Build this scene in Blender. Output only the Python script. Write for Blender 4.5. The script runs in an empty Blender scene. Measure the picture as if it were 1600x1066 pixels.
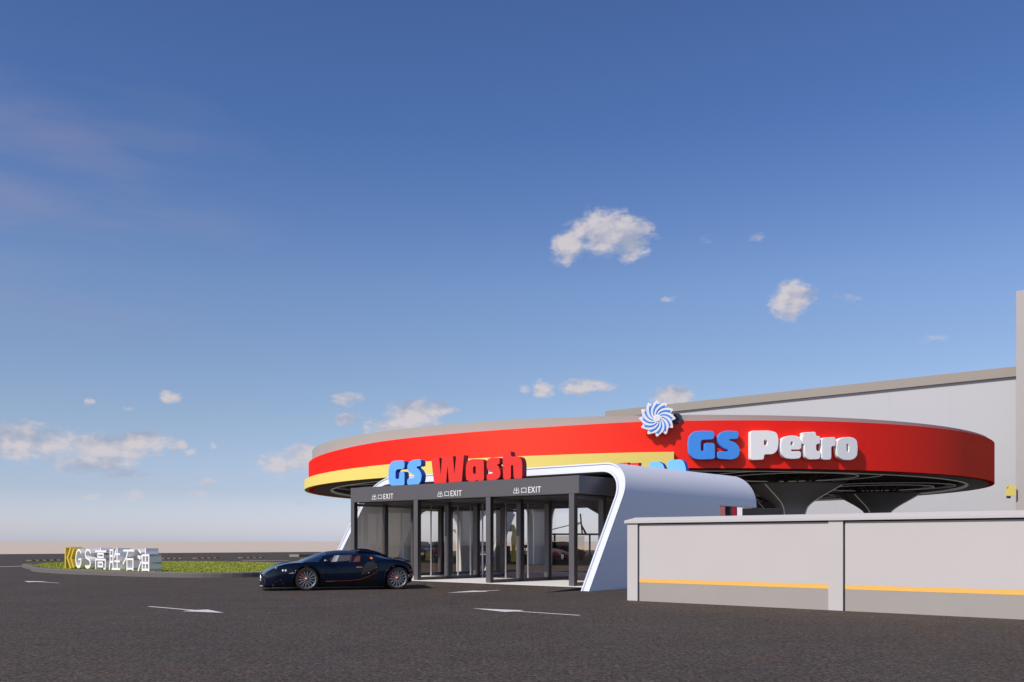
import bpy, bmesh, math, random
from mathutils import Vector, Matrix
random.seed(7)
R = math.radians
SC = bpy.context.scene
COL = SC.collection
# ------------------------------------------------------------------ camera frame of the survey
FPX = 1480.0; CX = 800.0; HY = 846.0; CH = 1.46
def gp(px, py, z=0.0):
    """ground survey: where the sight line through photo pixel meets height z"""
    Y = (CH - z) * FPX / (py - HY)
    return Vector(((px - CX) / FPX * Y, Y, z))
def at(px, py, Y):
    return Vector(((px - CX) / FPX * Y, Y, CH + (HY - py) / FPX * Y))
F = Vector((-0.758, 0.652, 0)); S = Vector((0.652, 0.758, 0)); UP = Vector((0, 0, 1))
P0 = Vector((2.28, 27.7, 0))
def tw(t, w, z=0.0):
    return P0 + F * w + S * t + UP * z
def onplane(px, py, base, d):
    k = (px - CX) / FPX
    a = (k * base.y - base.x) / (d.x - k * d.y)
    p = base + d * a
    return a, CH + (HY - py) / FPX * p.y
# ------------------------------------------------------------------ materials
MATS = {}
def mat(name, col, rough=0.6, metal=0.0, var=0.06, scale=6.0, bump=0.0, bscale=60.0, coat=0.0, spec=0.5, emis=0.0):
    if name in MATS: return MATS[name]
    m = bpy.data.materials.new(name); m.use_nodes = True
    nt = m.node_tree; b = nt.nodes['Principled BSDF']
    tc = nt.nodes.new('ShaderNodeTexCoord')
    n = nt.nodes.new('ShaderNodeTexNoise'); n.inputs['Scale'].default_value = scale; n.inputs['Detail'].default_value = 6
    nt.links.new(tc.outputs['Object'], n.inputs['Vector'])
    mx = nt.nodes.new('ShaderNodeMix'); mx.data_type = 'RGBA'
    nt.links.new(n.outputs['Fac'], mx.inputs['Factor'])
    mx.inputs['A'].default_value = tuple(c * (1 - var) for c in col) + (1,)
    mx.inputs['B'].default_value = tuple(min(1, c * (1 + var)) for c in col) + (1,)
    nt.links.new(mx.outputs['Result'], b.inputs['Base Color'])
    b.inputs['Metallic'].default_value = metal; b.inputs['Specular IOR Level'].default_value = spec
    if coat: b.inputs['Coat Weight'].default_value = coat; b.inputs['Coat Roughness'].default_value = 0.03
    r = nt.nodes.new('ShaderNodeMapRange'); r.inputs['To Min'].default_value = max(0, rough - 0.05); r.inputs['To Max'].default_value = min(1, rough + 0.05)
    nt.links.new(n.outputs['Fac'], r.inputs['Value']); nt.links.new(r.outputs['Result'], b.inputs['Roughness'])
    if bump:
        n2 = nt.nodes.new('ShaderNodeTexNoise'); n2.inputs['Scale'].default_value = bscale; n2.inputs['Detail'].default_value = 4
        nt.links.new(tc.outputs['Object'], n2.inputs['Vector'])
        bp = nt.nodes.new('ShaderNodeBump'); bp.inputs['Strength'].default_value = bump; bp.inputs['Distance'].default_value = 0.02
        nt.links.new(n2.outputs['Fac'], bp.inputs['Height']); nt.links.new(bp.outputs['Normal'], b.inputs['Normal'])
    if emis:
        b.inputs['Emission Color'].default_value = tuple(col) + (1,); b.inputs['Emission Strength'].default_value = emis
    MATS[name] = m; return m
def glassmat(name, tint, refl=0.06, rough=0.02):
    m = bpy.data.materials.new(name); m.use_nodes = True; nt = m.node_tree
    for n in list(nt.nodes):
        if n.type != 'OUTPUT_MATERIAL': nt.nodes.remove(n)
    out = nt.nodes['Material Output']
    tr = nt.nodes.new('ShaderNodeBsdfTransparent'); tr.inputs['Color'].default_value = tint + (1,)
    gl = nt.nodes.new('ShaderNodeBsdfGlossy'); gl.inputs['Roughness'].default_value = rough
    fr = nt.nodes.new('ShaderNodeLayerWeight'); fr.inputs['Blend'].default_value = 0.5
    pw = nt.nodes.new('ShaderNodeMath'); pw.operation = 'POWER'; pw.inputs[1].default_value = 4.0; nt.links.new(fr.outputs['Facing'], pw.inputs[0])
    ad = nt.nodes.new('ShaderNodeMath'); ad.operation = 'MULTIPLY_ADD'; ad.inputs[1].default_value = 0.9-refl; ad.inputs[2].default_value = refl
    mx = nt.nodes.new('ShaderNodeMixShader')
    nt.links.new(pw.outputs[0], ad.inputs[0]); nt.links.new(ad.outputs[0], mx.inputs[0])
    nt.links.new(tr.outputs[0], mx.inputs[1]); nt.links.new(gl.outputs[0], mx.inputs[2]); nt.links.new(mx.outputs[0], out.inputs[0])
    MATS[name] = m; return m

def satin(name, col, fac=0.09, rough=0.50, var=0.02, gcol=(1.0,0.56,0.30)):
    m = bpy.data.materials.new(name); m.use_nodes = True; nt = m.node_tree
    nt.nodes.remove(nt.nodes['Principled BSDF']); out = nt.nodes['Material Output']
    d = nt.nodes.new('ShaderNodeBsdfDiffuse'); g = nt.nodes.new('ShaderNodeBsdfGlossy'); g.inputs['Roughness'].default_value = rough; g.inputs['Color'].default_value = gcol+(1,)
    x = nt.nodes.new('ShaderNodeMixShader'); x.inputs[0].default_value = fac
    tc = nt.nodes.new('ShaderNodeTexCoord'); n = nt.nodes.new('ShaderNodeTexNoise'); n.inputs['Scale'].default_value = 0.5; n.inputs['Detail'].default_value = 5
    mx = nt.nodes.new('ShaderNodeMix'); mx.data_type = 'RGBA'; mx.inputs['A'].default_value = tuple(c*(1-var) for c in col)+(1,); mx.inputs['B'].default_value = tuple(min(1, c*(1+var)) for c in col)+(1,)
    nt.links.new(tc.outputs['Object'], n.inputs['Vector']); nt.links.new(n.outputs['Fac'], mx.inputs['Factor']); nt.links.new(mx.outputs['Result'], d.inputs['Color'])
    nt.links.new(d.outputs[0], x.inputs[1]); nt.links.new(g.outputs[0], x.inputs[2]); nt.links.new(x.outputs[0], out.inputs[0])
    MATS[name] = m; return m
M_red = satin('red_panel', (0.97, 0.006, 0.008))
M_yel = satin('yellow_panel', (0.82, 0.66, 0.17), 0.04, gcol=(1.0,0.9,0.6))
M_par = mat('parapet_metal', (0.385, 0.355, 0.32), 0.6, var=0.04, scale=0.5)
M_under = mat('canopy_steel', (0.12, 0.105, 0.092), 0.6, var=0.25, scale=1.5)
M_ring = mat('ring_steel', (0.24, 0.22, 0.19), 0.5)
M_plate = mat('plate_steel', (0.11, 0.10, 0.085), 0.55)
M_led = mat('led_white', (0.72, 0.72, 0.70), 0.5, emis=0.1)
M_funnel = mat('funnel_metal', (0.38, 0.37, 0.365), 0.45, var=0.05)
M_white = mat('white_shell', (0.86, 0.83, 0.83), 0.33, var=0.015, scale=0.8, coat=0.15)
M_trim = mat('white_trim', (0.66, 0.675, 0.74), 0.4, var=0.01)
M_inner = mat('tunnel_lining', (0.78, 0.76, 0.73), 0.5)
M_char = mat('charcoal_metal', (0.125, 0.115, 0.118), 0.40, metal=0.25, var=0.05, scale=3)
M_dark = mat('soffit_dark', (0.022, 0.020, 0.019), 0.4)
M_floor = mat('pale_floor', (0.88, 0.84, 0.79), 0.6, bump=0.05)
M_blue = mat('blue_letter', (0.06, 0.29, 0.82), 0.4, var=0.02)
M_bluel = mat('light_blue_letter', (0.14, 0.42, 0.86), 0.45, var=0.02)
M_bluesd = mat('blue_return', (0.02, 0.10, 0.50), 0.4)
M_redl = mat('red_letter', (0.80, 0.030, 0.018), 0.5, var=0.02)
M_redsd = mat('red_return', (0.42, 0.005, 0.008), 0.5)
M_wl = mat('white_letter', (0.93, 0.91, 0.89), 0.5, var=0.02)
M_wall = mat('plaster_wall', (0.525, 0.485, 0.462), 0.8, var=0.05, scale=0.5, bump=0.12, bscale=25)
M_wallb = mat('plaster_plinth', (0.345, 0.315, 0.28), 0.8, var=0.07, scale=1.3, bump=0.12, bscale=25)
M_stripe = mat('stripe_yellow', (0.82, 0.46, 0.10), 0.6, var=0.04)
M_gap = mat('joint_dark', (0.03, 0.028, 0.03), 0.8)
M_bld = mat('building_panel', (0.455, 0.455, 0.465), 0.7, var=0.02, scale=0.2)
M_roof = mat('roof_band', (0.30, 0.265, 0.225), 0.75, var=0.04, scale=0.3)
M_tower = mat('tower_panel', (0.40, 0.37, 0.35), 0.8, var=0.02, scale=0.3)
M_kerb = mat('kerb_stone', (0.14, 0.12, 0.11), 0.8, bump=0.2)
M_paint = mat('road_paint', (0.72, 0.68, 0.64), 0.7, var=0.12, scale=8)
M_black = mat('black_rubber', (0.012, 0.012, 0.012), 0.75)
M_gold = mat('gold', (0.80, 0.60, 0.07), 0.35, metal=0.35, var=0.03)
M_sign = mat('sign_white', (0.84, 0.82, 0.83), 0.75, var=0.01)
M_char_txt = mat('exit_text', (0.85, 0.81, 0.78), 0.5, var=0.01, emis=0.05)
M_glass = glassmat('pane_glass', (0.93, 0.90, 0.86), 0.07)
M_bgl = glassmat('car_glass', (0.72, 0.70, 0.68), 0.10)
M_yelmach = mat('machine_yellow', (0.70, 0.55, 0.06), 0.45)
M_chrome = mat('bright_metal', (0.75, 0.76, 0.8), 0.15, metal=1.0, var=0.02)

# ------------------------------------------------------------------ object helpers
def tag(o, label=None, cat=None, group=None, kind=None):
    if label: o['label'] = label
    if cat: o['category'] = cat
    if group: o['group'] = group
    if kind: o['kind'] = kind
    return o
def empty(name, loc, label, cat, group=None, rz=0):
    o = bpy.data.objects.new(name, None); COL.objects.link(o); o.location = loc; o.rotation_euler.z = rz
    o.empty_display_size = 0.3
    return tag(o, label, cat, group)
def link(name, me, mats, parent=None, world=True):
    o = bpy.data.objects.new(name, me); COL.objects.link(o)
    for m in (mats if isinstance(mats, (list, tuple)) else [mats]): me.materials.append(m)
    if parent is not None:
        o.parent = parent
        if world:
            mw = Matrix.LocRotScale(parent.location, parent.rotation_euler, parent.scale)
            q = parent.parent
            while q is not None:
                mw = Matrix.LocRotScale(q.location, q.rotation_euler, q.scale) @ mw; q = q.parent
            me.transform(mw.inverted())
    return o
def recentre(o):
    """put the origin of a one-mesh thing at the middle of its base"""
    vs = [v.co for v in o.data.vertices]
    c = Vector(((min(v.x for v in vs) + max(v.x for v in vs)) / 2, (min(v.y for v in vs) + max(v.y for v in vs)) / 2, min(v.z for v in vs)))
    o.data.transform(Matrix.Translation(-c)); o.location = c
    return o
class MB:
    def __init__(s): s.v = []; s.f = []; s.m = []; s.sm = []
    def add(s, vs, fs, mi=0, smooth=False):
        n = len(s.v); s.v += [tuple(v) for v in vs]
        for f in fs: s.f.append(tuple(i + n for i in f)); s.m.append(mi); s.sm.append(smooth)
        return s
    def hexa(s, p, mi=0):
        return s.add(p, [(0,3,2,1),(4,5,6,7),(0,1,5,4),(1,2,6,5),(2,3,7,6),(3,0,4,7)], mi)
    def box(s, a, b, mi=0):
        x0,y0,z0 = a; x1,y1,z1 = b
        return s.hexa([(x0,y0,z0),(x1,y0,z0),(x1,y1,z0),(x0,y1,z0),(x0,y0,z1),(x1,y0,z1),(x1,y1,z1),(x0,y1,z1)], mi)
    def tbox(s, t0, t1, w0, w1, z0, z1, mi=0):
        return s.hexa([tw(t0,w1,z0),tw(t0,w0,z0),tw(t1,w0,z0),tw(t1,w1,z0),tw(t0,w1,z1),tw(t0,w0,z1),tw(t1,w0,z1),tw(t1,w1,z1)], mi)
    def obox(s, o, d, e, l0, l1, m0, m1, z0, z1, mi=0):
        P = lambda l, m, z: o + d*l + e*m + UP*z
        return s.hexa([P(l0,m0,z0),P(l1,m0,z0),P(l1,m1,z0),P(l0,m1,z0),P(l0,m0,z1),P(l1,m0,z1),P(l1,m1,z1),P(l0,m1,z1)], mi)
    def tube(s, pts, r, n=8, mi=0, closed=False, smooth=True):
        pts = [Vector(p) for p in pts]; N = len(pts); rs = r if isinstance(r, (list, tuple)) else [r]*N
        vs = []
        prev = None
        for i, p in enumerate(pts):
            a = pts[(i-1) % N] if (closed or i > 0) else p
            b = pts[(i+1) % N] if (closed or i < N-1) else p
            t = (b - a).normalized()
            u = (prev - t * prev.dot(t)) if prev is not None else (UP.cross(t) if abs(t.z) < 0.95 else Vector((1,0,0)).cross(t))
            u.normalize(); prev = u; v = t.cross(u)
            for k in range(n):
                g = 2*math.pi*k/n + math.pi/n
                vs.append(p + (u*math.cos(g) + v*math.sin(g))*rs[i])
        fs = []
        for i in range(N if closed else N-1):
            for k in range(n):
                a0 = i*n+k; a1 = i*n+(k+1) % n; b0 = ((i+1) % N)*n+k; b1 = ((i+1) % N)*n+(k+1) % n
                fs.append((a0,a1,b1,b0))
        if not closed: fs += [tuple(range(n))[::-1], tuple(range((N-1)*n, N*n))]
        return s.add(vs, fs, mi, smooth)
    def lathe(s, prof, c, axis='z', n=48, mi=0, smooth=True, a0=0.0, a1=2*math.pi):
        full = abs(a1-a0-2*math.pi) < 1e-6; m = n if full else n+1
        vs = []
        for k in range(m):
            g = a0+(a1-a0)*k/n
            for r, h in prof:
                if axis == 'z': vs.append(Vector(c)+Vector((r*math.cos(g), r*math.sin(g), h)))
                else: vs.append(Vector(c)+Vector((r*math.cos(g), h, r*math.sin(g))))
        L = len(prof); fs = []
        for k in range(n):
            q = (k+1) % m
            for j in range(L-1):
                fs.append((k*L+j, q*L+j, q*L+j+1, k*L+j+1) if axis == 'z' else (k*L+j, k*L+j+1, q*L+j+1, q*L+j))
        return s.add(vs, fs, mi, smooth)
    def build(s, name, mats, parent=None, bevel=0.0, sharp=None, weld=False):
        me = bpy.data.meshes.new(name); me.from_pydata(s.v, [], s.f)
        o = link(name, me, mats, parent)
        me.polygons.foreach_set('material_index', s.m); me.polygons.foreach_set('use_smooth', s.sm)
        bm = bmesh.new(); bm.from_mesh(me)
        if weld: bmesh.ops.remove_doubles(bm, verts=bm.verts, dist=1e-4)
        bmesh.ops.recalc_face_normals(bm, faces=bm.faces)
        if bevel:
            es = [e for e in bm.edges if len(e.link_faces) == 2 and e.calc_face_angle(0) > 0.6]
            bmesh.ops.bevel(bm, geom=es, offset=bevel, segments=2, profile=0.6, affect='EDGES')
        bm.to_mesh(me); bm.free()
        if sharp is not None: me.set_sharp_from_angle(angle=sharp)
        return o
def rnd(poly, r, seg=4):
    """round the corners of a polygon"""
    out = []; n = len(poly)
    for i in range(n):
        p = Vector(poly[i]); a = Vector(poly[i-1]); b = Vector(poly[(i+1) % n])
        da = (a-p); db = (b-p); q = min(r, da.length*0.45, db.length*0.45)
        s0 = p+da.normalized()*q; s1 = p+db.normalized()*q
        for k in range(seg+1):
            t = k/seg; out.append(tuple((1-t)**2*s0 + 2*t*(1-t)*p + t*t*s1))
    return out
def flat_solid(loops, depth, bevel=0.0):
    """extruded solid (face at local z=0, going to -depth) from 2-D loops incl. holes -> mesh"""
    cu = bpy.data.curves.new('outline', 'CURVE'); cu.dimensions = '2D'; cu.fill_mode = 'BOTH'
    for lp in loops:
        sp = cu.splines.new('POLY'); sp.points.add(len(lp)-1)
        for i, p in enumerate(lp): sp.points[i].co = (p[0], p[1], 0, 1)
        sp.use_cyclic_u = True
    cu.extrude = depth/2 - bevel; cu.bevel_depth = bevel; cu.bevel_resolution = 1; cu.offset = -bevel
    o = bpy.data.objects.new('outline', cu); COL.objects.link(o)
    dg = bpy.context.evaluated_depsgraph_get(); dg.update()
    me = bpy.data.meshes.new_from_object(o.evaluated_get(dg))
    bpy.data.objects.remove(o); bpy.data.curves.remove(cu)
    me.materials.clear(); me.transform(Matrix.Translation((0, 0, -depth/2)))
    for p in me.polygons: p.use_smooth = False
    return me
def frame_to(me, origin, ex, ez, eface):
    """local x->ex, local y->ez, local z->eface"""
    M = Matrix(((ex.x, ez.x, eface.x, origin.x), (ex.y, ez.y, eface.y, origin.y), (ex.z, ez.z, eface.z, origin.z), (0,0,0,1)))
    me.transform(M); 
    if M.determinant() < 0: me.flip_normals()
    return me
def side_mat(me, ef, idx=1, thr=0.75):
    for p in me.polygons: p.material_index = 0 if abs(p.normal.dot(ef)) > thr else idx

def tabi(xs, ys, x):
    if x <= xs[0]: return ys[0]
    for i in range(len(xs)-1):
        if x <= xs[i+1]:
            # monotone-ish cubic
            h = xs[i+1]-xs[i]; t = (x-xs[i])/h
            m0 = (ys[i+1]-ys[i-1])/(xs[i+1]-xs[i-1]) if i > 0 else (ys[i+1]-ys[i])/h
            m1 = (ys[i+2]-ys[i])/(xs[i+2]-xs[i]) if i+2 < len(xs) else (ys[i+1]-ys[i])/h
            return (2*t**3-3*t*t+1)*ys[i]+(t**3-2*t*t+t)*h*m0+(-2*t**3+3*t*t)*ys[i+1]+(t**3-t*t)*h*m1
    return ys[-1]

# ================================================================== SETTING
far = 6000
mb = MB(); mb.add([(-far,-200,-0.03),(far,-200,-0.03),(far,far,-0.03),(-far,far,-0.03)], [(0,1,2,3)])
m = mat('dry_ground', (0.62, 0.495, 0.385), 0.95, var=0.03, scale=0.01)
tag(mb.build('ground', m), kind='structure')

def asphalt_mat():
    m = bpy.data.materials.new('asphalt'); m.use_nodes = True; nt = m.node_tree; b = nt.nodes['Principled BSDF']; N = nt.nodes.new; L = nt.links.new
    tc = N('ShaderNodeTexCoord')
    def noise(sc, det=8, rough=0.6, vec=None):
        n = N('ShaderNodeTexNoise'); n.inputs['Scale'].default_value = sc; n.inputs['Detail'].default_value = det; n.inputs['Roughness'].default_value = rough
        L(vec or tc.outputs['Object'], n.inputs['Vector']); return n
    big = noise(0.35, 5); mid = noise(2.5, 6, 0.7); fine = noise(19, 6, 0.8); grit = noise(120, 2, 0.6)
    vo = N('ShaderNodeTexVoronoi'); vo.inputs['Scale'].default_value = 30; L(tc.outputs['Object'], vo.inputs['Vector'])
    r1 = N('ShaderNodeValToRGB'); r1.color_ramp.elements[0].position = 0.40; r1.color_ramp.elements[0].color = (0.024,0.0178,0.0132,1)
    r1.color_ramp.elements[1].position = 0.61; r1.color_ramp.elements[1].color = (0.132,0.099,0.076,1); L(fine.outputs['Fac'], r1.inputs['Fac'])
    r2 = N('ShaderNodeMapRange'); r2.inputs['From Min'].default_value = 0.3; r2.inputs['From Max'].default_value = 0.7; r2.inputs['To Min'].default_value = 0.78; r2.inputs['To Max'].default_value = 1.2; L(mid.outputs['Fac'], r2.inputs['Value'])
    r3 = N('ShaderNodeMapRange'); r3.inputs['From Min'].default_value = 0.3; r3.inputs['From Max'].default_value = 0.7; r3.inputs['To Min'].default_value = 0.88; r3.inputs['To Max'].default_value = 1.12; L(big.outputs['Fac'], r3.inputs['Value'])
    cg = noise(11, 4, 0.65); r4 = N('ShaderNodeMapRange'); r4.inputs['From Min'].default_value = 0.36; r4.inputs['From Max'].default_value = 0.64; r4.inputs['To Min'].default_value = 0.68; r4.inputs['To Max'].default_value = 1.38; L(cg.outputs['Fac'], r4.inputs['Value'])
    m0 = N('ShaderNodeMath'); m0.operation = 'MULTIPLY'; L(r2.outputs[0], m0.inputs[0]); L(r4.outputs[0], m0.inputs[1])
    mm = N('ShaderNodeMath'); mm.operation = 'MULTIPLY'; L(m0.outputs[0], mm.inputs[0]); L(r3.outputs[0], mm.inputs[1])
    vm = N('ShaderNodeVectorMath'); vm.operation = 'SCALE'; L(r1.outputs['Color'], vm.inputs[0]); L(mm.outputs[0], vm.inputs['Scale'])
    # scattered pale and brown stones
    st = N('ShaderNodeMapRange'); st.inputs['From Min'].default_value = 0.74; st.inputs['From Max'].default_value = 0.86; L(vo.outputs['Color'], st.inputs['Value'])
    gm = N('ShaderNodeMapRange'); gm.inputs['From Min'].default_value = 0.5; gm.inputs['From Max'].default_value = 0.66; L(grit.outputs['Fac'], gm.inputs['Value'])
    ml = N('ShaderNodeMath'); ml.operation = 'MULTIPLY'; L(st.outputs[0], ml.inputs[0]); L(gm.outputs[0], ml.inputs[1])
    mx = N('ShaderNodeMix'); mx.data_type = 'RGBA'; L(ml.outputs[0], mx.inputs['Factor']); L(vm.outputs[0], mx.inputs['A']); mx.inputs['B'].default_value = (0.26,0.20,0.155,1)
    hue = noise(1.1, 5, 0.6); hr = N('ShaderNodeValToRGB'); hr.color_ramp.elements[0].position = 0.38; hr.color_ramp.elements[0].color = (0.90,0.96,0.99,1); hr.color_ramp.elements[1].position = 0.62; hr.color_ramp.elements[1].color = (1.0,0.93,0.88,1); L(hue.outputs['Fac'], hr.inputs['Fac'])
    hm = N('ShaderNodeMix'); hm.data_type = 'RGBA'; hm.blend_type = 'MULTIPLY'; hm.inputs['Factor'].default_value = 1.0; L(mx.outputs['Result'], hm.inputs['A']); L(hr.outputs['Color'], hm.inputs['B'])
    L(hm.outputs['Result'], b.inputs['Base Color'])
    b.inputs['Roughness'].default_value = 0.85; b.inputs['Specular IOR Level'].default_value = 0.3
    ad = N('ShaderNodeMath'); ad.operation = 'ADD'; L(fine.outputs['Fac'], ad.inputs[0]); L(vo.outputs['Distance'], ad.inputs[1])
    bp = N('ShaderNodeBump'); bp.inputs['Strength'].default_value = 0.8; bp.inputs['Distance'].default_value = 0.012; L(ad.outputs[0], bp.inputs['Height']); L(bp.outputs['Normal'], b.inputs['Normal'])
    return m
A1 = gp(0, 866); A2 = gp(560, 862.0)
dA = (A2 - A1).normalized()
mb = MB(); mb.add([A1 - dA*400, (300,-140,0), (300,330,0), A2], [(0,1,2,3)])
tag(mb.build('asphalt_forecourt', asphalt_mat()), kind='structure')

# ---- painted arrows and lines
def ground_arrow(tail, tip, name='lane_arrow', sw=0.10, hw=0.30, hl=1.15):
    d = (tip-tail); Ln = d.length; d.normalize(); n = Vector((-d.y, d.x, 0))
    P = [tail+n*sw/2, tail-n*sw/2, tip-d*hl-n*sw/2, tip-d*(hl-0.08)-n*hw, tip, tip-d*(hl-0.08)+n*hw, tip-d*hl+n*sw/2]
    mb = MB(); mb.add([(p.x,p.y,0.005) for p in P], [(0,1,2,6),(2,3,4),(2,4,6),(6,4,5)])
    return tag(mb.build(name, M_paint), kind='structure')
ground_arrow(gp(233,948), gp(350,958))
ground_arrow(gp(906,962), gp(738,951), hl=1.3)
ground_arrow(gp(92,911.3), gp(38,908.2), hw=0.35)
ground_arrow(gp(790,922), gp(698,926.6), hw=0.34, hl=1.4, sw=0.14)
def ground_line(a, b, wd, z=0.005, name='painted_line', mt=None):
    d = (b-a).normalized(); n = Vector((-d.y, d.x, 0))*wd/2
    mb = MB(); mb.add([(q.x,q.y,z) for q in (a-n,b-n,b+n,a+n)], [(0,1,2,3)])
    return tag(mb.build(name, mt or M_paint), kind='structure')
ground_line(gp(-60,887.5), gp(57,884.4), 0.45)
ground_line(gp(378,876), gp(450,876.3), 0.5)
ground_line(gp(160,872.3), gp(300,871.6), 0.35, mt=M_wallb)

# ---- speed humps with yellow-black blocks far off
def hump(a, b, n, label):
    d = (b-a); st = d/n; w = Vector((-d.y, d.x, 0)).normalized()*0.25
    root = empty('speed_hump', (a+b)/2, label, 'speed hump', 'low speed humps across the far asphalt')
    pass
    for i in range(n):
        p = a+st*i; q = a+st*(i+0.97)
        t = MB(); t.add([p-w, q-w, q+w, p+w, p-w*0.4+UP*0.07, q-w*0.4+UP*0.07, q+w*0.4+UP*0.07, p+w*0.4+UP*0.07],
              [(0,1,5,4),(1,2,6,5),(2,3,7,6),(3,0,4,7),(4,5,6,7)]); t.build('black_block' if i % 2 else 'yellow_block', M_black if i % 2 else mat('worn_yellow', (0.28, 0.21, 0.09), 0.8), root)
hump(gp(43,876.5), gp(93,875.8), 9, 'yellow and black speed hump left of the low letter sign')
hump(gp(252,873.5), gp(282,873.2), 7, 'short yellow and black speed hump just right of the letter sign')
hump(gp(303,873), gp(341,872.4), 8, 'yellow and black speed hump in the middle behind the lawn')
hump(gp(374,872.2), gp(412,871.6), 8, 'yellow and black speed hump nearest the black car, behind the lawn')
# low kerb blocks far off
def bar(px0, px1, py, h, mts, label, split=0.0):
    a = gp(px0, py); b = gp(px1, py); root = empty('wheel_stop', (a+b)/2, label, 'wheel stop')
    d = b-a
    if split:
        mb = MB(); mb.obox(a, d.normalized(), Vector((0,1,0)), 0, d.length*split, 0, 0.4, 0, h); mb.build('pale_end', mts[0], root, bevel=0.02)
    mb = MB(); mb.obox(a, d.normalized(), Vector((0,1,0)), d.length*split, d.length, 0, 0.4, 0, h); mb.build('stop_bar', mts[1], root, bevel=0.02)
bar(452, 560, 870.3, 0.22, (M_wallb, M_black), 'long black kerb bar with pale end beyond the lawn, behind the car windscreen', 0.14)
bar(251, 277, 878.4, 0.12, (M_black, M_black), 'short black bar at the back edge of the lawn beside the letters')

# ---- lawn island
isl = [(-24.6,48.6),(-23.3,46.0),(-20.5,42.8),(-17.6,40.6),(-15,38.8),(-12.4,37.9),(-10.3,38.9),(-9.2,42.0),(-10.3,49),(-12.6,55.5),(-17,59.5),(-23,61.8),(-28.2,60.5),(-27.8,54.2),(-26.2,51)]
def closed_spline(P, seg=6):
    out = []; n = len(P)
    for i in range(n):
        p0, p1, p2, p3 = [Vector((*P[(i+k) % n], 0)) for k in (-1,0,1,2)]
        for k in range(seg):
            t = k/seg
            out.append(0.5*((2*p1)+(-p0+p2)*t+(2*p0-5*p1+4*p2-p3)*t*t+(-p0+3*p1-3*p2+p3)*t**3))
    return out
ring = closed_spline(isl); n = len(ring)
def inset(P, d):
    out = []
    for i in range(len(P)):
        t = (P[(i+1) % len(P)]-P[i-1]).normalized(); nn = Vector((-t.y, t.x, 0)); out.append(P[i]+nn*d)
    return out
area = sum(ring[i].x*ring[(i+1) % n].y-ring[(i+1) % n].x*ring[i].y for i in range(n))
sg = 1 if area > 0 else -1
r0, r1, r2 = ring, inset(ring, sg*0.03), inset(ring, sg*0.30)
mb = MB(); vs = []
for P, z in ((r0,0),(r0,0.17),(r1,0.20),(r2,0.20),(r2,0.08)): vs += [(p.x,p.y,z) for p in P]
fs = [(k*n+i, k*n+(i+1) % n, (k+1)*n+(i+1) % n, (k+1)*n+i) for k in range(4) for i in range(n)]
mb.add(vs, fs)
tag(mb.build('kerb', M_kerb), kind='structure')
def grass_mat(base):
    m = bpy.data.materials.new('grass_green'); m.use_nodes = True; nt = m.node_tree; b = nt.nodes['Principled BSDF']
    tc = nt.nodes.new('ShaderNodeTexCoord'); n1 = nt.nodes.new('ShaderNodeTexNoise'); n1.inputs['Scale'].default_value = 1.6; n1.inputs['Detail'].default_value = 8; n1.inputs['Roughness'].default_value = 0.75
    nt.links.new(tc.outputs['Object'], n1.inputs['Vector'])
    cr = nt.nodes.new('ShaderNodeValToRGB'); cr.color_ramp.elements[0].position = 0.33; cr.color_ramp.elements[0].color = tuple(c*0.75 for c in base)+(1,)
    cr.color_ramp.elements[1].position = 0.68; cr.color_ramp.elements[1].color = tuple(c*1.25 for c in base)+(1,)
    nt.links.new(n1.outputs['Fac'], cr.inputs['Fac']); nt.links.new(cr.outputs['Color'], b.inputs['Base Color']); b.inputs['Roughness'].default_value = 0.8
    return m
M_grass = grass_mat((0.29, 0.32, 0.04))
mb = MB(); mb.add([(p.x,p.y,0.15) for p in r2], [tuple(range(n))]); tag(mb.build('lawn_soil', M_grass), kind='structure')
# grass blades as stuff
def inside(x, y, P):
    c = False; j = len(P)-1
    for i in range(len(P)):
        if (P[i].y > y) != (P[j].y > y) and x < (P[j].x-P[i].x)*(y-P[i].y)/(P[j].y-P[i].y)+P[i].x: c = not c
        j = i
    return c
mb = MB(); cnt = 0; rr = inset(ring, sg*0.34)
while cnt < 26000:
    x = random.uniform(-28.5,-9); y = random.uniform(37.5,62)
    if not inside(x, y, rr): continue
    cnt += 1; a = random.uniform(0, math.pi); h = random.uniform(0.02,0.06); wd = 0.03
    dx, dy = math.cos(a)*wd, math.sin(a)*wd; lx, ly = random.uniform(-.04,.04), random.uniform(-.04,.04)
    mb.add([(x-dx,y-dy,0.15),(x+dx,y+dy,0.15),(x+lx,y+ly,0.15+h)], [(0,1,2)])
me = bpy.data.meshes.new('grass'); me.from_pydata(mb.v, [], mb.f); tag(link('grass', me, M_grass), 'short bright green grass covering the kerbed island', 'grass', kind='stuff')

# ================================================================== LETTER SIGN ON THE LAWN
def stroke_mesh(strokes, th, depth, frame, mt, name, parent, bev=0.0):
    """strokes: list of 2-D polylines in metres; each segment becomes a bar; all one mesh"""
    mb = MB(); o, ex, ef = frame
    k = 0
    for pl in strokes:
        for (x0,y0),(x1,y1) in zip(pl[:-1], pl[1:]):
            a = Vector((x0,y0)); b = Vector((x1,y1)); d = (b-a).normalized(); nn = Vector((-d.y,d.x))*th/2; a -= d*th/2; b += d*th/2
            e = 0.0012*k; k += 1
            q = [a-nn, b-nn, b+nn, a+nn]
            W = lambda p, off: o + ex*p.x + UP*p.y + ef*off
            mb.hexa([W(p, -depth-e) for p in q]+[W(p, e) for p in q])
    return mb.build(name, mt, parent)
def arc(cx, cy, rx, ry, a0, a1, n=10):
    return [(cx+rx*math.cos(R(a0+(a1-a0)*i/n)), cy+ry*math.sin(R(a0+(a1-a0)*i/n))) for i in range(n+1)]
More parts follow.
